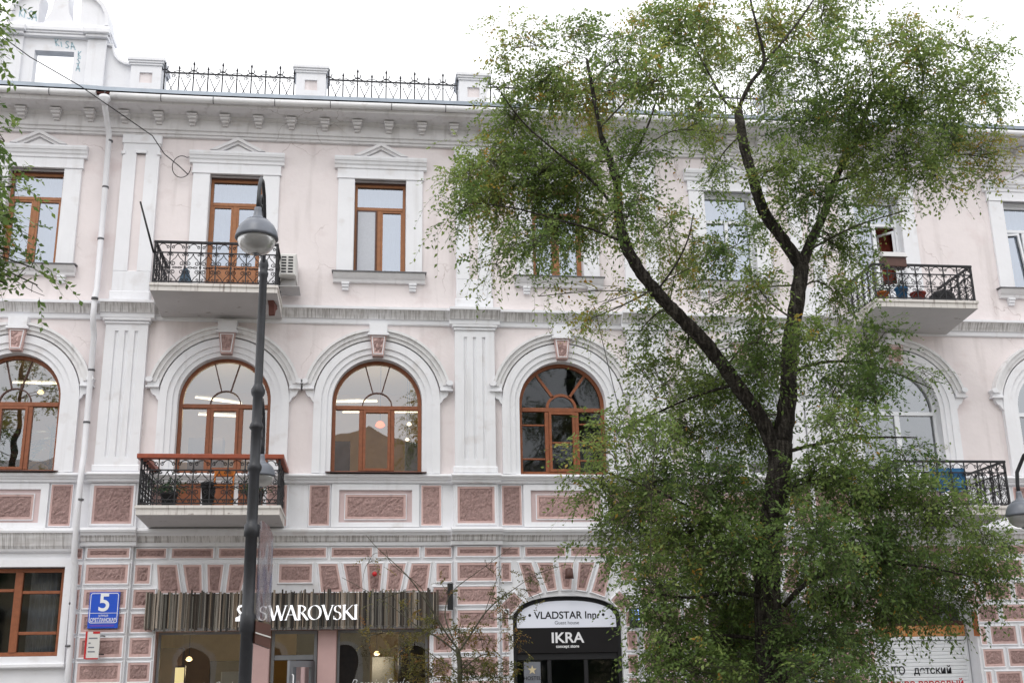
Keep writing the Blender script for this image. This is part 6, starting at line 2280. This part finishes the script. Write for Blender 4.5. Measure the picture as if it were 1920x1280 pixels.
SIDE_LIMBS = [
  ('trunk',[(-7.3,-14.2,0.0,0.2),(-7.25,-14.2,1.5,0.16),(-7.2,-14.2,3.0,0.14)]),
  ('limb',[(-7.2,-14.2,3.0,0.12),(-6.8,-14.0,4.2,0.09),(-6.2,-14.0,5.4,0.06),(-5.6,-14.1,6.4,0.04),(-5.1,-14.2,7.2,0.02)]),
  ('limb',[(-7.2,-14.2,3.0,0.11),(-7.3,-14.4,4.6,0.08),(-7.0,-14.5,6.2,0.05),(-6.4,-14.2,7.6,0.02)]),
  ('limb',[(-6.8,-14.0,4.2,0.05),(-6.1,-14.2,4.9,0.035),(-5.3,-14.3,5.5,0.02),(-4.6,-14.2,5.6,0.01)])]
SIDE_CLUMPS = [
  (-3.53,-13.9,7.9,0.14,0.35,0.14,0.8),
  (-3.38,-14.35,7.24,0.09,0.35,0.09,0.3),
  (-3.3,-14.06,6.47,0.14,0.35,0.11,0.5),
  (-3.37,-13.96,6.27,0.12,0.35,0.11,0.5),
  (-3.24,-13.87,6.11,0.22,0.35,0.11,0.7),
  (-3.07,-14.35,5.55,0.21,0.35,0.17,0.9),
  (-3.16,-13.86,5.49,0.22,0.35,0.15,0.9),
  (-3.01,-13.83,5.35,0.14,0.35,0.11,0.5),
  (-3.17,-14.01,5.13,0.11,0.35,0.09,0.35),
  (-2.98,-13.72,5.22,0.06,0.35,0.1,0.3),
  (-3.81,-13.74,7.76,0.25,0.35,0.3,1.0),
  (-3.62,-14.18,6.84,0.24,0.35,0.29,0.9),
  (-3.55,-14.17,6.22,0.24,0.35,0.24,1.0),
  (-3.37,-14.53,5.56,0.28,0.35,0.28,1.0),
  (-3.59,-13.86,5.33,0.3,0.35,0.25,1.0),
  (-4.1,-13.76,6.66,0.3,0.35,0.5,1.0),
  (-3.81,-14.22,5.58,0.29,0.35,0.43,1.0)]
YOUNG_LIMBS = [
  ('trunk',[(1.5,-5.5,0.0,0.06),(1.48,-5.5,1.0,0.052),(1.48,-5.5,1.59,0.04),(1.49,-5.5,1.99,0.038),(1.45,-5.5,2.27,0.032)]),
  ('limb',[(1.45,-5.5,2.27,0.017),(1.25,-5.58,2.53,0.015),(1.0,-5.66,2.91,0.012),(0.66,-5.74,3.36,0.009),(0.2,-5.82,3.77,0.005),(0.01,-5.9,3.97,0.003)]),
  ('limb',[(1.47,-5.5,2.19,0.015),(1.16,-5.38,2.44,0.013),(0.86,-5.25,2.61,0.01),(0.33,-5.12,3.02,0.006),(-0.36,-5.0,3.41,0.003)]),
  ('limb',[(1.47,-5.5,2.21,0.017),(1.64,-5.56,2.45,0.015),(1.91,-5.62,2.83,0.011),(2.23,-5.68,3.08,0.007),(2.69,-5.74,3.37,0.004),(3.11,-5.8,3.5,0.003)]),
  ('limb',[(1.39,-5.5,2.39,0.014),(1.27,-5.35,2.8,0.011),(1.41,-5.2,3.17,0.008),(1.91,-5.05,3.54,0.005),(2.4,-4.9,3.9,0.003)]),
  ('limb',[(1.49,-5.5,1.87,0.013),(1.3,-5.4,2.02,0.01),(1.01,-5.3,2.23,0.007),(0.68,-5.2,2.5,0.004)]),
  ('limb',[(1.49,-5.5,1.91,0.013),(1.77,-5.37,2.13,0.01),(2.02,-5.23,2.17,0.006),(2.39,-5.1,2.03,0.003)]),
  ('limb',[(1.22,-5.6,2.47,0.009),(0.89,-5.77,3.15,0.006),(0.42,-5.93,3.51,0.004),(0.32,-6.1,3.72,0.003)]),
  ('limb',[(1.84,-5.6,2.7,0.007),(2.03,-5.45,3.18,0.005),(2.22,-5.3,3.58,0.003)])]
YOUNG_CLUMPS = [
  (1.08,-5.31,2.56,0.36,0.3,0.27,0.1),
  (0.69,-5.28,2.81,0.32,0.3,0.27,0.05),
  (1.83,-5.27,2.39,0.36,0.3,0.27,0.16),
  (2.2,-5.83,3.01,0.31,0.3,0.22,0.12),
  (2.8,-5.22,3.3,0.32,0.3,0.16,0.12),
  (2.67,-5.42,3.03,0.27,0.3,0.14,0.08),
  (1.32,-5.33,3.13,0.23,0.3,0.27,0.04),
  (1.63,-5.58,1.9,0.54,0.3,0.2,0.25),
  (0.65,-5.38,2.16,0.45,0.3,0.27,0.16),
  (0.99,-5.23,1.84,0.46,0.3,0.23,0.3),
  (2.06,-5.36,1.82,0.45,0.3,0.23,0.25),
  (0.13,-5.28,3.65,0.27,0.3,0.23,0.02),
  (0.3,-5.97,3.01,0.26,0.3,0.26,0.03),
  (2.44,-5.84,2.68,0.22,0.3,0.22,0.08),
  (1.47,-5.56,2.55,0.36,0.3,0.22,0.12),
  (0.07,-5.35,2.49,0.27,0.3,0.27,0.06),
  (1.87,-5.78,3.5,0.27,0.3,0.18,0.03),
  (2.33,-5.31,2.38,0.27,0.3,0.23,0.1)]

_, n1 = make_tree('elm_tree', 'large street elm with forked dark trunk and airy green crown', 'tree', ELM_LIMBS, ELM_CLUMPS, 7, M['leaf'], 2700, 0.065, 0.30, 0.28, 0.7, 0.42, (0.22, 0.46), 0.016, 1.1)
_, n2 = make_tree('side_tree', 'tree whose leafy twigs reach in at the left edge', 'tree', SIDE_LIMBS, SIDE_CLUMPS, 8, M['leaf'], 2900, 0.064, 0.34, 0.20, 0.9, 0.0, (0.18, 0.34), 0.01, 1.15)
_, n3 = make_tree('young_tree', 'thin young tree with sparse yellowing leaves before the shop windows', 'tree', YOUNG_LIMBS, YOUNG_CLUMPS, 9, M['youngleaf'], 8500, 0.048, 0.45, 0.25, 0.4, 0.0, (0.12, 0.25), 0.05, 1.1, M['twig'])
print('leaves', n1, n2, n3)

# street trees on the far pavement, seen only as reflections
def far_tree(x, y, h, r, z0, label, seed):
    rg = random.Random(seed)
    limbs = [('trunk', [(x, y, 0, 0.24), (x + 0.1, y, h * 0.3, 0.19), (x, y, h * 0.6, 0.12), (x + 0.1, y, h * 0.92, 0.03)])]
    cl = []
    for k in range(26):
        t = rg.random()
        z = z0 + (h - z0) * t
        rr = r * math.sin(math.pi * (0.18 + 0.78 * t)) * rg.uniform(0.3, 0.9)
        a = rg.uniform(0, 2 * math.pi)
        cl.append((x + rr * math.cos(a), y + rr * math.sin(a), z, 0.9, 0.9, 1.0, rg.uniform(0.5, 1.0)))
    make_tree('far_street_tree', label, 'tree', limbs, cl, seed, M['leaf'], 260, 0.13, 0.2, 0.2, 0.4, 0.1, (0.3, 0.6), 0.01, 1.0)
far_tree(-15.6, -28.5, 20.0, 2.3, 6.0, 'tall tree across the street, mirrored in the leftmost windows', 31)
far_tree(-10.2, -28.5, 15.0, 1.9, 5.0, 'tree across the street, mirrored in the window behind the lower left balcony', 32)

# ------------------------------------------------------------------ the house across the street, mirrored in the panes
OP = empty('opposite_building', (0, -34.0, 0))
tag(OP, 'yellow plastered house across the street, seen mirrored in the window panes', 'building')
mb = MB()
mb.box(-32, 30, -12, 0, 0, 11.2)
mb.build('wall', M['opp_wall'], OP)
mb = MB()
mb.box(-32.4, 30.4, -12.4, 0.45, 11.2, 11.5)
mb.box(-32.2, 30.2, -12.2, 0.3, 10.7, 11.2)
mb.box(-32.1, 30.1, -12.1, 0.2, 5.4, 5.75)
mb.build('cornice', M['opp_trim'], OP)
mb = MB()
mb.prismx([(0.45, 11.5), (-6, 14.0), (-12.4, 11.5)], -32.4, 30.4)
mb.prism([(-5, 11.5), (5, 11.5), (3.2, 13.4), (0, 14.6), (-3.2, 13.4)], 0.3, -2.0)
mb.build('roof', M['opp_roof'], OP)
wm = MB()
wm.prism(([(-0.7, 0)] + arc(0, 1.9, 0.7, math.pi, 0, 12) + [(0.7, 0)]), 0.04, -0.2)
wmesh = wm.mesh('window', M['opp_glass'])
tm = MB()
tm.ring([(-0.95, 0)] + arc(0, 1.9, 0.95, math.pi, 0, 12) + [(0.95, 0)], [(-0.7, 0)] + arc(0, 1.9, 0.7, math.pi, 0, 12) + [(0.7, 0)], 0.12, -0.1)
tmesh = tm.mesh('window_surround', M['opp_trim'])
for z in (1.2, 6.7):
    for k in range(17):
        link('window', wmesh, OP, (-29 + 3.5 * k, 0, z))
        link('window_surround', tmesh, OP, (-29 + 3.5 * k, 0, z))
